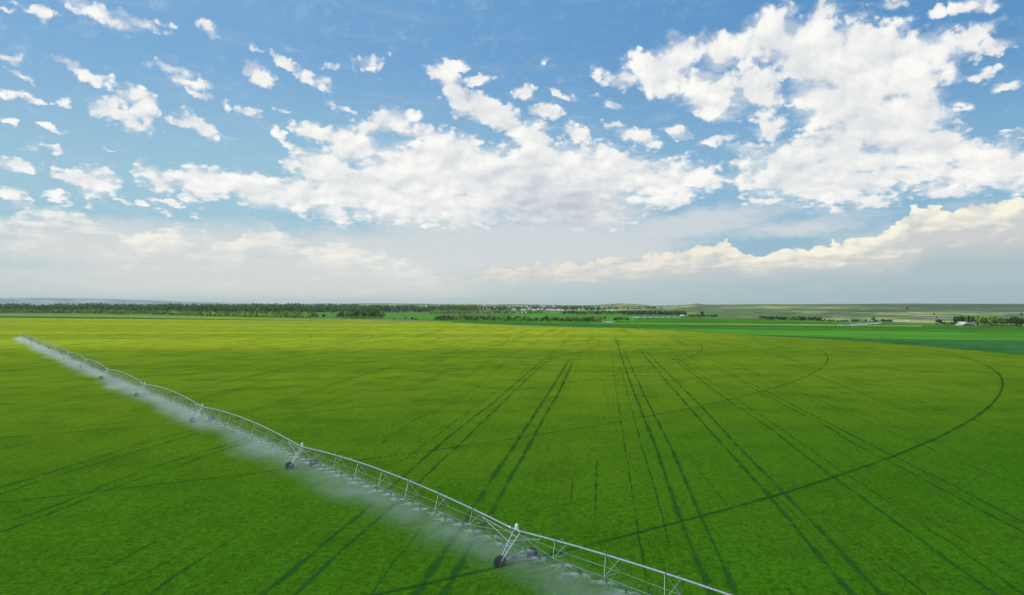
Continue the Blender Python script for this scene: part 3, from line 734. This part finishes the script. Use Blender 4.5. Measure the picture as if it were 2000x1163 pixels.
def leaf_quads(cen, rad, n, size, r=rng):
    """n leaf clumps scattered through the shell of an ellipsoid; returns (verts, faces)"""
    d_ = r.normal(size=(n, 3)); d_ /= np.linalg.norm(d_, axis=1)[:, None]
    q = r.uniform(.45, 1.05, (n, 1)) ** .6
    c_ = np.array(cen) + d_ * np.array(rad) * q
    a = r.normal(size=(n, 3)); a /= np.linalg.norm(a, axis=1)[:, None]
    b = np.cross(a, d_ + r.normal(size=(n, 3)) * .6); b /= np.linalg.norm(b, axis=1)[:, None] + 1e-9
    s_ = size * r.uniform(.6, 1.4, (n, 1)); a = a * s_; b = b * s_ * r.uniform(.6, 1, (n, 1))
    V_ = np.stack([c_ - a - b, c_ + a - b * .6, c_ + a * .8 + b, c_ - a * .7 + b * .9], 1).reshape(-1, 3)
    return V_, np.arange(n * 4).reshape(-1, 4)
def join(parts):
    Vs = []; Fs = []; b = 0
    for v, f in parts: Vs.append(v); Fs.append(f + b); b += len(v)
    return np.concatenate(Vs), np.concatenate(Fs)
def crown_parts(kind, r):
    """crown for a tree one unit tall"""
    P_ = []
    if kind == 'poplar':
        for k in range(7):
            z = .2 + .11 * k; w = .15 * math.sin(math.pi * (k + 1.2) / 8.6) + .03
            P_.append(leaf_quads((r.normal(0, .015), r.normal(0, .015), z), (w, w, .10), 60, .035, r))
    elif kind == 'bush':
        for k in range(5):
            P_.append(leaf_quads((r.uniform(-.35, .35), r.uniform(-.35, .35), r.uniform(.35, .55)), (.42, .42, .4), 60, .09, r))
    else:
        for k in range(9):
            a = k * 2.4; q = r.uniform(.1, .26)
            P_.append(leaf_quads((q * math.cos(a), q * math.sin(a), r.uniform(.42, .78)), (.20, .20, .17), 55, .05, r))
        P_.append(leaf_quads((0, 0, .80), (.16, .16, .17), 55, .05, r))
    return join(P_)
def trunk_mesh(kind):
    mb = MB()
    if kind == 'bush':
        for k in range(4): mb.rod((0, 0, 0), (.22 * math.cos(k * 1.6), .22 * math.sin(k * 1.6), .45), .03, 5, 0, .012)
    else:
        mb.rod((0, 0, -.01), (.01, .0, .45), .035, 7, 0, .022); mb.rod((.01, 0, .45), (.0, .01, .85), .022, 6, 0, .008)
        for k in range(5):
            a = k * 2.4; z = .35 + .08 * k; w = .08 if kind == 'poplar' else .22
            mb.rod((0, 0, z), (w * math.cos(a), w * math.sin(a), z + .15), .014, 5, 0, .005)
    return mb
PROTO = {}
def proto(kind, m, var):
    key = (kind, m.name, var)
    if key not in PROTO:
        r = np.random.default_rng(abs(hash(kind)) % 1000 * 0 + len(kind) * 7 + var)
        v, f = crown_parts(kind, r)
        name = {'poplar': 'poplar_tree', 'bush': 'bush', 'round': 'tree'}[kind]
        root = empty(name, (0, 0, 0)); cr = mesh_obj('crown', v, f, m, root); tk = trunk_mesh(kind).build('stem' if kind == 'bush' else 'trunk', M_bark, root)
        PROTO[key] = [root, cr, tk, False]
    return PROTO[key]
def plant(kind, m, x, y, h, w, label, cat, group, z=0.0):
    p = proto(kind, m, random.randrange(3))
    if not p[3]: root = p[0]; p[3] = True
    else:
        root = p[0].copy(); C.objects.link(root)
        for ch in p[1:3]: c_ = ch.copy(); C.objects.link(c_); c_.parent = root
    root.location = (x, y, z); root.scale = (h * w, h * w, h); root.rotation_euler = (0, 0, random.uniform(0, 6.28))
    tag(root, label, cat, group); return root

def hm(px, Y):
    """height of the rolling ground beyond the fields"""
    return float(terrain(np.array([px], float), np.array([Y], float))[0])
_g = np.random.default_rng(3).uniform(-1, 1, (64, 64))
def vnoise(x, y):
    xi = np.floor(x).astype(int); yi = np.floor(y).astype(int); fx = x - xi; fy = y - yi; fx = fx * fx * (3 - 2 * fx); fy = fy * fy * (3 - 2 * fy)
    g = lambda i, j: _g[i % 64, j % 64]
    return (g(xi, yi) * (1 - fx) + g(xi + 1, yi) * fx) * (1 - fy) + (g(xi, yi + 1) * (1 - fx) + g(xi + 1, yi + 1) * fx) * fy
def terrain(px, Y):
    base_px = np.array([500, 850, 1000, 1150, 1300, 1450, 1600, 1800, 2000, 2600]); base_Y = np.array([5200, 4200, 3300, 2900, 2100, 1560, 1330, 1110, 1010, 900])
    b = np.interp(px, base_px, base_Y)
    cr_Y = np.interp(px, [500, 900, 1150, 1400, 2600], [8000, 7000, 5200, 4300, 3800])
    top_py = np.interp(px, [500, 620, 760, 860, 1000, 1150, 1160, 1185, 1212, 1245, 1275, 1320, 1345, 1363, 1378, 1400, 1500, 1700, 1780, 1900, 2000, 2300, 2600],
                           [594.5, 593.2, 592.6, 594, 594.3, 596.8, 596.6, 594.2, 592.4, 594.2, 596.6, 596.4, 595, 592.8, 595.0, 595.2, 594.2, 593.8, 593.0, 593.8, 593.6, 593.2, 593])
    top = H - (top_py - HZ) * cr_Y / F
    t = np.clip((Y - b) / (cr_Y - b), 0, 1); sft = t * t * (3 - 2 * t) * .5 + t * .5
    xx = (px - 1000) / F * Y
    und = (vnoise(xx / 420, Y / 650) * 4.2 + vnoise(xx / 150 + 9, Y / 220) * 2.2 + vnoise(xx / 60 + 3, Y / 80 + 5) * .5) * np.clip(t * 6, 0, 1) * np.clip((1.0 - t) * 3.5, .04, 1)
    z = sft * top + und
    z = np.where(Y > cr_Y, top - (Y - cr_Y) * .012, z)
    return np.where(Y < b, -.6, np.maximum(z, -.6) + .02)
pxs = np.concatenate([np.arange(430, 1100, 14), np.arange(1100, 1500, 5), np.arange(1500, 2650, 10)]).astype(float)
Ys = np.concatenate([np.arange(880, 2400, 22), np.arange(2400, 5400, 60), np.arange(5400, 9500, 250)]).astype(float)
PX, YY = np.meshgrid(pxs, Ys); ZZ = terrain(PX.ravel(), YY.ravel())
Vt = np.stack([((PX - 1000) / F * YY).ravel(), YY.ravel(), ZZ], 1)
nx, ny = len(pxs), len(Ys); ii = (np.arange(ny - 1)[:, None] * nx + np.arange(nx - 1)[None]).ravel()
Ft = np.stack([ii, ii + 1, ii + nx + 1, ii + nx], 1)
m = bpy.data.materials.new('dry_hill_grass'); m.use_nodes = True; N = NB(m.node_tree); b = m.node_tree.nodes['Principled BSDF']; b.inputs['Roughness'].default_value = .9; b.inputs['Specular IOR Level'].default_value = 0.0
P = N.new('ShaderNodeNewGeometry').outputs['Position']; xyz = N.sep(P)
n1 = N.noise(N.vmul(P, (1, .6, 0)), .0022, 5, .6, .3); n2 = N.noise(N.vmul(P, (1, .5, 0)), .009, 5, .6, .2); n3 = N.noise(N.vadd(N.vmul(P, (1, .4, 0)), (900, 40, 0)), .004, 5, .6, .5)
c = N.mix(N.ss(n2, .35, .68), (.25, .29, .085), (.60, .56, .21))
c = N.mix(N.mul(N.ss(n1, .46, .54), .85), c, (.11, .17, .070))
az_ = N.math('DIVIDE', xyz[0], xyz[1])
c = N.mix(N.mul(N.mul(N.ss(az_, .30, .54), N.ss(xyz[1], 1500, 2300)), .78), c, (.050, .105, .060))  # cloud shadow over the far right hillside, painted into the grass colour
n4 = N.noise(N.vadd(N.vmul(P, (1, .7, 0)), (300, 77, 0)), .016, 6, .65, .4)
c = N.mix(N.mul(N.ss(n4, .52, .58), .85), c, (.075, .12, .050))
c = N.mix(N.mul(N.ss(n4, .36, .30), .5), c, (.44, .36, .22))
c = N.mix(N.mul(N.ss(n3, .60, .66), .8), c, (.33, .30, .30))
N.l.new(c, b.inputs['Base Color'])
hill = mesh_obj('hills', Vt, Ft, m, None, None, True); tag(hill, 'gently rolling olive grass hills closing the view on the right', None, None, 'structure')

# the blue ridge far away on the left
rx = np.arange(-700, 620, 20.0); ry = np.array([11000, 11600, 12200, 12800, 13400, 14200.]); Vr = []
for k, Y in enumerate(ry):
    for x in rx:
        topy = np.interp(x, [-700, -100, 60, 160, 320, 460, 540, 620], [584, 582.5, 582.2, 583.2, 588, 592, 594, 596]); zt = H + (HZ - topy) * 12800 / F
        Vr.append((X_at(x, Y), Y, zt * [0, .45, .8, 1, .8, 0][k] - (14 if k in (0, 5) else 0) + 3 * float(vnoise(np.array([x / 37]), np.array([k * .9]))[0])))
n_ = len(rx); Fr = [(j * n_ + i, j * n_ + i + 1, (j + 1) * n_ + i + 1, (j + 1) * n_ + i) for j in range(5) for i in range(n_ - 1)]
M_ridge = mat('ridge_scrub', (.30, .34, .33), .9, 0, .03, .35, .002)
tag(mesh_obj('hills', Vr, Fr, M_ridge, None, None, True), 'faint bluish ridge on the horizon at far left', None, None, 'structure')

# woods too dense to count
def woods(name, label, n, pxr, Yf, h, m, size=1.5, nl=42, wid=.33, bias=1.0):
    P_ = []; r = np.random.default_rng(len(label))
    for k in range(n):
        px = r.uniform(*pxr); Y0, Y1 = Yf(px); Y = Y0 + (Y1 - Y0) * r.uniform() ** bias; hh = r.uniform(*h) * (1 + .12 * math.sin(px / 17.0) * math.sin(px / 41.0))
        x = X_at(px, Y); z = max(0, 0)
        P_.append(leaf_quads((x, Y, z + hh * .52), (hh * wid, hh * wid, hh * .48), nl, size * r.uniform(.8, 1.2), r))
    v, f = join(P_); tag(mesh_obj(name, v, f, m), label, None, None, 'stuff')
base_l = lambda px, pts: float(np.interp(px, [p[0] for p in pts], [F * H / (p[1] - HZ) for p in pts]))
BL = [(-200, 610.5), (0, 611.8), (150, 613), (300, 615), (420, 618.5), (520, 620.5), (610, 621.5)]
woods('woods', 'dense dark green wood behind the field at far left', 1050, (-120, 560), lambda px: (base_l(px, BL) * 1.12 + 60, base_l(px, BL) * 1.12 + 700), (14, 21), M_leaf_dark, 1.7, 46, .34, 1.3)
woods('woods', 'light green young trees along the front edge of the left wood', 620, (-120, 612), lambda px: (base_l(px, BL) + 12, base_l(px, BL) * 1.0 + 200), (6.5, 11.5), M_leaf_mid, 1.1, 46, .40)
woods('woods', 'bright yellow-green shrubs in front of the wood left of the grove', 300, (330, 605), lambda px: (base_l(px, BL) + 6, base_l(px, BL) + 60), (4.5, 8.5), M_leaf_light, .9, 46, .42)
woods('woods', 'hazy dark wood in the distance behind the left wood', 700, (-120, 700), lambda px: (2900, 4200), (20, 27), M_leaf_far, 2.4, 26, .40)
woods('woods', 'long bluish green wood behind the meadow left of the town', 520, (500, 930), lambda px: (2330 if px > 660 else 2250, 3300), (13, 21), M_leaf_far, 1.9, 40, .36, 1.4)
woods('woods', 'distant tree masses around the town', 420, (860, 1300), lambda px: (2900, 4400), (7, 14), M_leaf_far, 2.0, 26, .5)
woods('woods', 'low green belt in front of the town', 200, (840, 1060), lambda px: (2000, 2350), (5, 9), M_leaf_mid, 1.2, 34, .5)

# trees one can tell apart
def belt(n, pxr, pyr, h, w, kinds, mats_, label, cat, group, onhill=False):
    for k in range(n):
        px = pxr[0] + (pxr[1] - pxr[0]) * (k + random.uniform(.1, .9)) / n; py = random.uniform(*pyr) if not callable(pyr) else pyr(px)
        x, y, _ = G(px, py); z = hm(px, y) if onhill else 0.0
        plant(random.choice(kinds), random.choice(mats_), x, y, random.uniform(*h), random.uniform(*w), label, cat, group, max(z, 0.0))
belt(46, (665, 748), (620.5, 623.0), (11, 14.5), (.8, 1.1), ['round'], [M_leaf_dark, M_leaf_mid], 'dark tree in the dense rectangular grove beyond the yellow-green field', 'tree', 'trees of the rectangular grove')
plant('round', M_leaf_mid, *G(660, 622.2)[:2], 9.0, 1.0, 'small tree just left of the dense rectangular grove', 'tree', None)
plant('round', M_leaf_mid, *G(618, 621.6)[:2], 8.5, 1.15, 'left one of two small trees on the meadow left of the grove', 'tree', None)
plant('round', M_leaf_dark, *G(632, 621.8)[:2], 8.0, 1.15, 'right one of two small trees on the meadow left of the grove', 'tree', None)
plant('bush', M_leaf_mid, *G(770, 623.5)[:2], 3.0, .8, 'small green bush alone on the meadow right of the grove', 'bush', None)
plant('bush', M_leaf_dark, *G(792.5, 623.6)[:2], 4.0, .8, 'small nearly black bush on the meadow between two others', 'bush', None)
plant('bush', M_leaf_dull, *G(805, 624.3)[:2], 4.5, 1.1, 'spreading grey-green bush at the far edge of the field', 'bush', None)
plant('bush', M_leaf_dark, *G(811, 625.3)[:2], 3.0, 1.1, 'low dark bush at the right end of the spreading bush', 'bush', None)
row_py = lambda px: float(np.interp(px, [850, 1000, 1100, 1170, 1228], [625.6, 627.2, 628.2, 628.8, 628.6])) + random.uniform(-2.2, .4)
belt(88, (848, 1176), row_py, (4.0, 8.5), (.8, 1.15), ['round', 'bush', 'bush'], [M_leaf_light, M_leaf_mid, M_leaf_dull, M_leaf_dull, M_leaf_dark], 'small bushy tree in the ragged row between the green crop and the meadow', 'tree', 'ragged tree row before the town')
belt(9, (1200, 1226), (626.5, 629), (5.5, 7.5), (.9, 1.1), ['round'], [M_leaf_dark, M_leaf_dull], 'small tree in the clump at the right end of the ragged row', 'tree', 'clump at the end of the ragged row')
plant('round', M_leaf_dark, *G(1181, 626.8)[:2], 8.0, .7, 'single slim tree between the ragged row and its last clump', 'tree', None)
belt(34, (1095, 1215), (614.6, 616.6), (8, 11), (.9, 1.2), ['round'], [M_leaf_mid, M_leaf_dark, M_leaf_far], 'tree in the green belt on the far side of the meadow behind the ragged row', 'tree', 'belt beyond the meadow')
belt(52, (1215, 1337), lambda px: 616.2 + (px - 1215) * .018 + random.uniform(-.6, .5), (9.5, 12.5), (.9, 1.25), ['round'], [M_leaf_dark, M_leaf_far, M_leaf_mid], 'tree in the dark shelterbelt at the foot of the low hill behind the long shed', 'tree', 'dark shelterbelt below the hill')
plant('round', M_leaf_dark, *G(1371, 618.5)[:2], 12.0, .9, 'lone dark tree standing at the foot of the hill right of the dark shelterbelt', 'tree', None, hm(1371, G(1371, 618.5)[1]))
belt(16, (1345, 1400), (618.0, 619.4), (3, 5), (1, 1.4), ['bush'], [M_leaf_dark], 'low dark bush in the line around the lone tree at the hill foot', 'bush', 'bushes at the hill foot', True)
belt(34, (1484, 1600), lambda px: 623.6 + (px - 1484) * .028 + random.uniform(-.6, .6), (4.5, 7.0), (1, 1.3), ['round', 'bush'], [M_leaf_dark, M_leaf_dark, M_leaf_mid], 'dark tree in the hedge-like row on the hill foot left of the far sprayer', 'tree', 'hedge row on the hill foot')
belt(30, (1600, 1738), lambda px: 629.3 + random.uniform(-1.0, .5), (2.2, 4.6), (.9, 1.5), ['bush', 'round'], [M_leaf_dark, M_leaf_dark, M_leaf_mid], 'small dark bush in the loose row behind the far white sprayer', 'bush', 'loose bush row behind the far sprayer', True)
plant('round', M_leaf_mid, *G(1705.5, 629.0)[:2], 8.3, 1.0, 'tallest tree in the loose bush row behind the far white sprayer', 'tree', None)
plant('round', M_leaf_dark, *G(1724, 629.5)[:2], 4.6, 1.5, 'broad round tree right of the tallest one in the bush row', 'tree', None)
# farmstead
plant('round', M_leaf_dark, *G(1834, 634.6)[:2], 7.2, 1.5, 'broad dark tree standing alone at the left end of the farmstead', 'tree', None, .1)
plant('bush', M_leaf_dull, *G(1828, 635)[:2], 2.6, 1.1, 'grey-green bush at the left foot of the broad farmstead tree', 'bush', None)
belt(12, (1842, 1868), (633.8, 636), (2.5, 4.5), (.9, 1.3), ['bush', 'round'], [M_leaf_mid, M_leaf_dark], 'small bush between the broad tree and the white barn', 'bush', 'bushes left of the white barn')
belt(17, (1862, 1912), (632.2, 633.6), (9.5, 11.5), (.9, 1.2), ['poplar'], [M_leaf_dark, M_leaf_mid], 'slender dark poplar in the windbreak behind the barns', 'tree', 'poplar windbreak behind the barns')
belt(34, (1908, 1998), lambda px: 636.6 + (px - 1908) * .022 + random.uniform(-2.2, .8), (8.5, 12.0), (.85, 1.15), ['round'], [M_leaf_dark, M_leaf_dark, M_leaf_mid], 'big dark tree in the dense grove right of the farm buildings', 'tree', 'dense grove at the farmstead')
belt(5, (2004, 2060), (632, 637), (5, 8), (1, 1.2), ['round'], [M_leaf_mid, M_leaf_dark], 'tree just right of the dense farmstead grove', 'tree', 'trees right of the farm grove')
for px, py, h_, lab in ((1824.5, 616.5, 3.6, 'upper one of two small dark shrubs on the hillside above the broad farm tree'), (1830, 622.6, 3.2, 'lower one of two small dark shrubs on the hillside above the broad farm tree'), (1771, 604.5, 7, 'small dark shrub high on the hillside left of the farm'), (1996, 616.5, 5, 'dark shrub on the hillside above the farm grove')):
    Y = 1150.0
    for _ in range(60):                     # walk up the hillside until it is seen at this height
        z = max(hm(px, Y), 0)
        if HZ + (H - z) * F / Y <= py: break
        Y += 45
    plant('bush', M_leaf_dark, X_at(px, Y), Y, h_, .9, lab, 'shrub', None, z)

# ------------------------------------------------------------------ buildings
M_w = mat('white_wall', (.66, .66, .62), .6, 0, .3, .05, .5); M_wr = mat('white_metal_roof', (.74, .75, .76), .45, .1, .4, .04, .4)
M_red = mat('red_boards', (.26, .055, .030), .75, 0, .2, .2, .6); M_redroof = mat('brown_roof', (.30, .12, .08), .7, 0, .2, .15, .5)
M_blue = mat('blue_grey_metal', (.30, .38, .42), .5, .2, .4, .1, .4); M_dark = mat('dark_opening', (.03, .03, .03), .8)
M_glass = mat('window_glass', (.06, .08, .10), .15, 0, .5); M_tan = mat('tan_wall', (.50, .44, .34), .8, 0, .2, .1, .5); M_groof = mat('grey_roof', (.24, .25, .26), .7, 0, .2, .15, .4)
def gable(mb_w, mb_r, w, d_, h, rise, over=.4, m=0):
    """walls with gable ends and a roof of two slabs; ridge along x"""
    x, y = w / 2, d_ / 2
    v = [(-x, -y, 0), (x, -y, 0), (x, y, 0), (-x, y, 0), (-x, -y, h), (x, -y, h), (x, y, h), (-x, y, h), (-x, 0, h + rise), (x, 0, h + rise)]
    mb_w._add(v, [(0, 1, 5, 4), (2, 3, 7, 6), (1, 2, 6, 9, 5), (3, 0, 4, 8, 7)], m)
    t = .18; X_ = x + over; yo = y + over; zo = h - rise * over / y
    for sg in (-1, 1):
        a = [(-X_, sg * yo, zo), (X_, sg * yo, zo), (X_, 0, h + rise), (-X_, 0, h + rise)]
        vv = [(p[0], p[1], p[2] + .03) for p in a] + [(p[0], p[1], p[2] + .03 + t) for p in a]
        mb_r._add(vv, [(0, 1, 2, 3), (7, 6, 5, 4), (0, 4, 5, 1), (1, 5, 6, 2), (2, 6, 7, 3), (3, 7, 4, 0)], m)
def farm(name, px, py, w, d_, h, rise, mw, mr, rz, label, cat, doors=(), windows=(), group=None):
    x, y, _ = G(px, py); root = empty(name, (x, y, 0), rz); tag(root, label, cat, group)
    a, r_ = MB(), MB(); gable(a, r_, w, d_, h, rise); a.build('wall', mw, root); r_.build('roof', mr, root)
    for (cx, cw, ch) in doors: q = MB(); q.box((cx, -d_ / 2 - .04, ch / 2), cw, .08, ch); q.build('door', M_dark, root)
    for (cx, cz, cw, ch) in windows: q = MB(); q.box((cx, -d_ / 2 - .05, cz), cw, .1, ch); q.build('window', M_glass, root)
    return root
farm('barn', 1877.5, 636.2, 8.6, 9, 1.6, 2.9, M_w, M_wr, R(8), 'white metal-roofed barn at the left of the farm buildings', 'barn', [(0, 3.2, 1.5)])
farm('machine_shed', 1885.5, 634.6, 4.6, 8, 2.3, 1.2, M_dark, M_groof, 0, 'dark open shed between the white barn and the red building', 'shed', [(0, 3.4, 2.0)])
farm('barn', 1893.5, 637.0, 8.0, 7, 1.9, 1.1, M_red, M_redroof, R(-3), 'low red farm building between the white barn and the blue-grey sheds', 'barn', [(-2, 1.5, 1.6)], [(1.6, 1.1, 1, .7)])
farm('small_shed', 1901, 637.0, 2.1, 2.2, 1.5, .7, M_w, M_wr, 0, 'tiny white shed at the right end of the red building', 'shed', [(0, .8, 1.3)])
farm('barn', 1905.0, 635.2, 8.2, 8, 2.6, 1.5, M_blue, M_blue, R(5), 'larger blue-grey metal barn right of the red building', 'barn', [(1.0, 1.8, 2.0)])
farm('house', 1914.5, 635.4, 3.8, 6, 2.3, 1.2, M_w, M_blue, R(5), 'white house with blue-grey roof at the edge of the farm grove', 'house', [(-.8, .8, 1.7)], [(.9, 1.3, .9, .8)])
# long shed behind the meadow
farm('long_shed', 1281, 620.4, 92, 11, 1.7, 1.4, M_w, mat('pale_green_roof', (.13, .20, .17), .8, 0, .3, .1, .05), R(0), 'very long low shed with grey-green roof before the dark shelterbelt', 'shed', [(k * 11.5 - 40, 2.4, 1.3) for k in range(8)])
farm('shed', 1332, 620.0, 7, 8, 2.8, 1.5, M_blue, M_wr, 0, 'pale grey shed at the right end of the very long shed', 'shed', [(0, 2.5, 2.2)])
farm('small_shed', 1243, 622.0, 3.2, 4, 1.6, .9, M_w, M_wr, 0, 'tiny white hut in the meadow before the very long shed', 'hut', [(0, .9, 1.3)])
farm('small_shed', 1771, 628.2, 3.2, 3, 1.1, .8, M_w, M_wr, 0, 'tiny white hut at the hill foot right of the bush row', 'hut', [(0, .9, 1.0)])
# the town
farm('warehouse', 1092, 607.6, 33, 18, 3.3, 1.4, M_w, M_wr, 0, 'long bright white warehouse at the right edge of the town', 'warehouse', [(-9, 4, 3), (6, 4, 3)])
farm('warehouse', 1023.5, 613.4, 12.5, 10, 3.0, 1.6, M_tan, M_wr, 0, 'pale tan hall at the near edge of the town', 'hall', [(0, 3, 2.5)], [(-4, 1.8, 1.2, .9), (4, 1.8, 1.2, .9)])
farm('warehouse', 891, 601.0, 44, 16, 3.6, 1.6, M_w, M_wr, 0, 'long white building far behind the woods left of the water tower', 'warehouse', [(-12, 4, 3)])
farm('house', 1010.5, 613.0, 5, 7, 2.6, 1.6, M_w, M_groof, 0, 'small white house just left of the pale tan hall', 'house', [(-1, 1, 2)], [(1.2, 1.5, 1, .9)])
farm('hall', 1051.5, 604.8, 18, 14, 5, 2.0, M_w, M_wr, 0, 'bright white two-part hall in the middle of the town', 'hall', [(0, 3, 3)])
H_V = []
def town_house(w, d_, h, rise, mw, mr):
    a = MB(); r_ = MB(); gable(a, r_, w, d_, h, rise)
    mb = MB(); mb._add(a.v, a.f, 0); mb._add(r_.v, r_.f, 1); mb.box((-w * .2, -d_ / 2 - .05, 1.0), 1, .1, 2, 0, 2); mb.box((w * .22, -d_ / 2 - .05, 1.6), 1.2, .1, 1, 0, 2)
    return mb.build('house', [mw, mr, M_glass])
hp = [town_house(11, 8, 3.0, 2.2, M_w, M_groof), town_house(9, 8, 3.2, 2.4, M_tan, M_wr), town_house(13, 9, 3.4, 2.0, M_w, M_wr), town_house(10, 9, 5.0, 2.4, M_tan, M_redroof)]
used = [False] * 4
for k in range(92):
    px = random.choice([random.uniform(985, 1082), random.uniform(985, 1082), random.uniform(925, 1120)]); py = random.uniform(601.0, 607.5)
    x, y, _ = G(px, py); q = random.randrange(4)
    if used[q]: o = hp[q].copy(); C.objects.link(o)
    else: o = hp[q]; used[q] = True
    o.location = (x, y, max(hm(px, y), 0)); o.rotation_euler = (0, 0, random.choice([0, 0, R(90), R(20)]))
    tag(o, 'small pale gabled house among the trees of the distant town', 'house', 'houses of the distant town')
hh = [hp[0].copy() for _ in range(9)]
for k, o in enumerate(hh):
    C.objects.link(o); px = 1278 + k * 4.4 + random.uniform(-1, 1); Y = 3000.0
    for _ in range(60):
        z = max(hm(px, Y), 0)
        if HZ + (H - z) * F / Y <= 602.5: break
        Y += 40
    o.location = (X_at(px, Y), Y, z); tag(o, 'small pale house in the row high on the hillside above the shelterbelt', 'house', 'hillside houses')
# water tower
x, y, _ = G(946, 605.6); wt = empty('water_tower', (x, y, 0)); tag(wt, 'white water tower rising above the roofs of the distant town', 'water tower')
mb = MB(); mb.lathe([(15.0, .5), (15.8, 3.2), (17.5, 4.4), (20.0, 4.5), (22.2, 3.4), (23.4, 1.4), (23.7, .1)], (0, 0, 0), (0, 0, 1), 20); mb.build('tank', M_wr, wt, None, True)
for k in range(4):
    a = math.pi / 4 + k * math.pi / 2; mb = MB(); mb.rod((4.6 * math.cos(a), 4.6 * math.sin(a), 0), (3.3 * math.cos(a), 3.3 * math.sin(a), 17.0), .38, 8); mb.build('leg', M_galv_dull_shade, wt)
mb = MB(); mb.rod((0, 0, 0), (0, 0, 15.6), .7, 10); mb.build('riser_pipe', M_galv_dull_shade, wt)

# ------------------------------------------------------------------ the second irrigation machine, far right
Pf = [Vector(G(*p)) for p in ((1635, 638.8), (1656, 637.6), (1678, 636.4), (1700, 634.9), (1722, 633.2))]
m2r = empty('irrigation_machine', (Pf[0].x, Pf[0].y, 0)); tag(m2r, 'short distant irrigation machine spraying white water before the bush row at right', 'irrigation machine')
O2 = Vector((Pf[0].x, Pf[0].y, 0))
for i in range(4):
    a, b_, u, n, pipe = span_geom(Pf[i], Pf[i + 1]); L = (b_ - a).length
    mb = MB(); mb.tube([pipe(k / 10) - O2 for k in range(11)], .12, 6); mb.build('span_pipe', M_galv, m2r)
    tr = MB(); lst = {s_: pipe(.01) - O2 for s_ in (-1, 1)}
    for k in range(1, 6):
        s_ = k / 6
        for sd_ in (-1, 1):
            nd_ = pipe(s_) + n * sd_ - Vector((0, 0, 1.7)) - O2; tr.rod(lst[sd_], nd_, .04, 4); tr.rod(pipe(s_) - O2, nd_, .04, 4); lst[sd_] = nd_
    tr.build('truss', M_galv_dull_shade, m2r)
for p in Pf:
    t_ = empty('drive_tower', p - O2); t_.parent = m2r; u = (Pf[1] - Pf[0]).normalized(); n = Vector((-u.y, u.x, 0))
    for sg in (-1, 1):
        mb = MB(); mb.rod(u * .7 + Vector((0, 0, HP)), n * sg * 2 + Vector((0, 0, .7)), .07, 5); mb.rod(u * -.4 + Vector((0, 0, HP)), n * sg * 2 + Vector((0, 0, .7)), .07, 5); mb.build('leg_frame', M_galv_dull_shade, t_)
        mb = MB(); mb.lathe([(-.17, .1), (-.17, .6), (.17, .6), (.17, .1)], n * sg * 2 + Vector((0, 0, .6)), u, 14); mb.build('wheel', M_rubber, t_)
V = []; Fj = []
for i in range(4):
    a, b_, u, n, pipe = span_geom(Pf[i], Pf[i + 1]); L = (b_ - a).length
    for k in range(int(L / 2.2)):
        e = pipe(k * 2.2 / L); e.z = 1.9
        for j in range(30):
            a_ = random.uniform(0, 6.283); dv = Vector((math.cos(a_), math.sin(a_), random.uniform(-.25, .12))); b0 = len(V); sd_ = Vector((-dv.y, dv.x, 0)) * .05
            for q in (0.2, 1.2, 2.4): p = e + dv * q - Vector((0, 0, .1 * q * q)); V += [tuple(p - sd_), tuple(p + sd_), tuple(p + Vector((0, 0, .07)))]
            for q in range(2):
                for x_ in range(3): y_ = (x_ + 1) % 3; Fj.append((b0 + q * 3 + x_, b0 + q * 3 + y_, b0 + q * 3 + 3 + y_, b0 + q * 3 + 3 + x_))
j2 = mesh_obj('water_spray', V, np.array(Fj), M_water); tag(j2, 'white water spray beneath the short distant irrigation machine', 'water spray', None, 'stuff')
M_mist2 = mist_mat('far_water_mist', .30, 6.0, 0)
mist(Pf[1].lerp(Pf[2], .3), Pf[4], M_mist2, 'spray_mist', 'dense white mist under the short distant irrigation machine', -6.0, 10.0, .05)

# ------------------------------------------------------------------ haze
hb = MB(); hb.box((0, 12250, 70), 51600, 27500, 146); m = bpy.data.materials.new('haze'); m.use_nodes = True; nt = m.node_tree; nt.nodes.clear()
pv_ = nt.nodes.new('ShaderNodeVolumePrincipled'); pv_.inputs['Color'].default_value = (.86, .91, .93, 1); pv_.inputs['Density'].default_value = 3.4e-5; pv_.inputs['Anisotropy'].default_value = .0
out = nt.nodes.new('ShaderNodeOutputMaterial'); nt.links.new(pv_.outputs[0], out.inputs['Volume'])
hz = hb.build('haze', m); tag(hz, 'thin pale haze over the whole plain', None, None, 'stuff')
